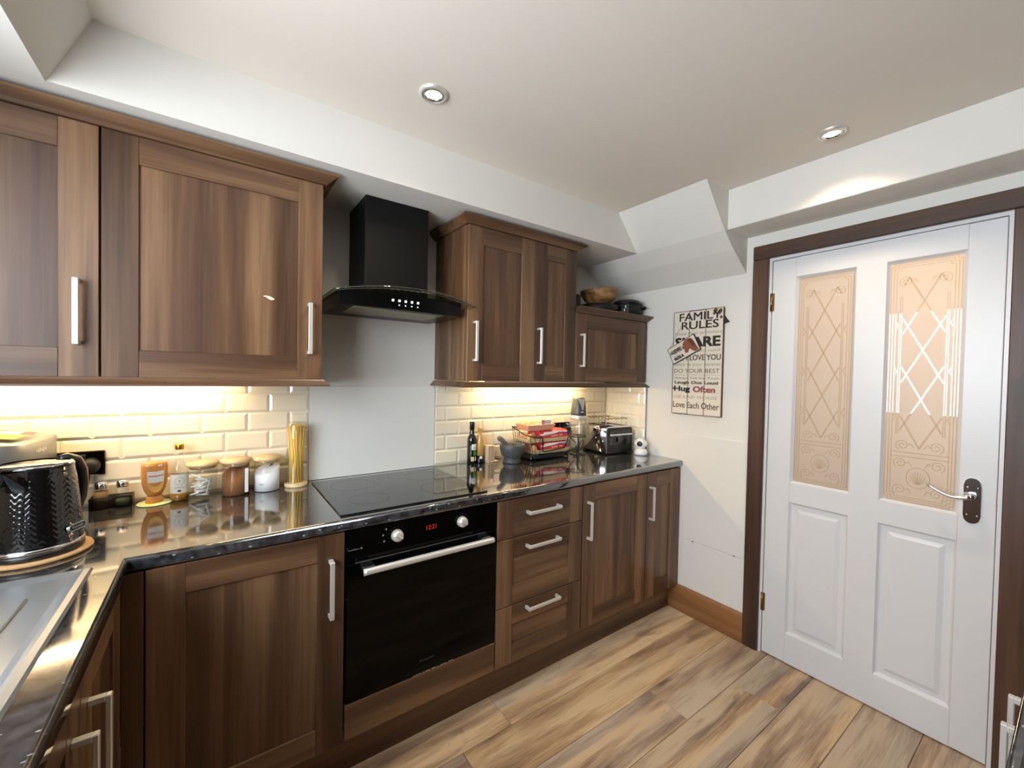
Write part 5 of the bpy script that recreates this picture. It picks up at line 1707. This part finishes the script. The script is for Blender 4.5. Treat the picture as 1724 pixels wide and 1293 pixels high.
L_ = [('FAMILY', .04, .255, .905, .073, 'print_black', .006), ('RULES', .055, .225, .822, .073, 'print_black', .006), ('Keep your promises', .015, .285, .762, .038, 'print_tan', 0),
      ('SHARE', .015, .272, .650, .088, 'print_black', .02), ('Think of others before yourself', .01, .285, .595, .034, 'print_tan', 0), ('SAY I LOVE YOU', .012, .285, .522, .052, 'print_brown', .006),
      ('Listen to your parents', .010, .288, .460, .040, 'print_tan', 0), ('DO YOUR BEST', .012, .282, .402, .040, 'print_brown', 0), ('Say Please and Thank You with a Smile', .012, .284, .376, .013, 'print_tan', 0),
      ('Always Tell the Truth', .014, .282, .338, .024, 'print_brown', 0), ('Laugh Out Loud', .018, .266, .287, .034, 'print_brown', .01), ('Hug', .015, .100, .208, .063, 'print_black', .012), ('Often', .138, .130, .218, .053, 'print_red', .012),
      ('USE KIND WORDS', .012, .272, .155, .030, 'print_tan', 0), ('Love Each Other', .010, .285, .062, .058, 'print_brown', .005)]
for (s_, x_, w_, z_, h_, m_, b_) in L_:
    text_mb(s_, w_, h_ * SH, (sx_, SY0 - x_, SZ0 + z_ * SH), U_, V_, N_, 0.0006, b_, 0.25 if s_.startswith('USE') else 0.0).build('lettering', m_, sg)
m = MB()
rp = random.Random(2)
for (yy, zz, s_) in ((SY1 + 0.045, SZ1 - 0.012, .014), (SY1 + 0.020, SZ1 - 0.022, .018), (SY1 + 0.052, SZ1 - 0.030, .009), (SY1 + 0.012, SZ1 - 0.055, .010), (SY0 - 0.008, 1.345, .008)):
    pts = [(s_ * (0.6 + 0.5 * rp.random()) * math.cos(2 * PI * k / 9), s_ * (0.6 + 0.5 * rp.random()) * math.sin(2 * PI * k / 9)) for k in range(9)]
    m.add([(sx_ - 0.0005, yy + p[0], zz + p[1]) for p in pts], [tuple(range(9))])
mark(m.build('bare_patches', 'sign_edge', sg), kind='stuff')
m = MB().prism([(SY1 - 0.0006, 1.715), (SY1 - 0.028, 1.722), (SY1 - 0.012, 1.742), (SY1 - 0.0006, 1.760)], 'x', XR - 0.016, XR - 0.001)
m.build('hook', 'print_black', sg)
# small hanging plaque: tilted 27 degrees in the wall plane
ct = Vector((XR - 0.026, -0.613, 1.5785))
ang = math.radians(27)
pu = Vector((0, -math.cos(ang), math.sin(ang))); pv = Vector((0, math.sin(ang), math.cos(ang))); pn_ = Vector((-1, 0, 0))
pw, ph = 0.193, 0.104
pq = thing('hanging_plaque', 'small tilted plaque with a brown dog, hung over the family sign', 'plaque', ct - Vector((0, 0, 0.08)))
def obox(a0, a1, b0, b1, c0, c1):
    vs = [ct + pu * a + pv * b + pn_ * c for c in (c0, c1) for b in (b0, b1) for a in (a0, a1)]
    return MB().add(vs, [(0, 2, 3, 1), (4, 5, 7, 6), (0, 1, 5, 4), (2, 6, 7, 3), (0, 4, 6, 2), (1, 3, 7, 5)])
obox(-pw / 2, pw / 2, -ph / 2, ph / 2, -0.0045, 0.0035).build('board_edge', 'print_black', pq)
face = obox(-pw / 2 + .004, pw / 2 - .004, -ph / 2 + .004, ph / 2 - .004, 0.003, 0.0042).build('face', 'sign_cream', pq)
dog = [(-.008, .020), (.000, .034), (.012, .043), (.030, .047), (.050, .044), (.062, .034), (.068, .018), (.070, -.004), (.074, -.030), (.076, -.046), (.050, -.046), (.036, -.030), (.030, -.018), (.022, -.016), (.016, -.024), (.006, -.030), (-.006, -.028), (-.010, -.018), (-.004, -.006), (-.012, .004), (-.016, .012)]
MB().add([ct + pu * (a + 0.012) + pv * b + pn_ * 0.0046 for a, b in dog], [tuple(range(len(dog)))]).build('dog_picture', 'dog_brown', face)
ear = [(.040, .040), (.056, .036), (.064, .018), (.066, -.010), (.058, -.022), (.048, -.010), (.044, .010), (.038, .026)]
MB().add([ct + pu * (a + 0.012) + pv * b + pn_ * 0.0049 for a, b in ear], [tuple(range(len(ear)))]).build('dog_ear', 'dog_dark', face)
for (s_, a, b, w_, h_, m_, bo_) in (("It's not a", -.080, .022, .052, .011, 'print_brown', 0), ('HOME', -.088, .000, .072, .020, 'print_black', .03), ('without a', -.078, -.016, .050, .009, 'print_brown', 0), ('VIZSLA', -.080, -.040, .066, .018, 'print_black', .01)):
    text_mb(s_, w_, h_, ct + pu * a + pv * b + pn_ * 0.0046, pu, pv, pn_, 0.0004, bo_).build('lettering', m_, face)
nail = Vector((XR - 0.022, -0.600, 1.735))
MB().tube([ct - pu * 0.09 + pv * 0.045, nail, ct + pu * 0.085 + pv * 0.05], 0.0009, 6).build('string', 'string', pq)
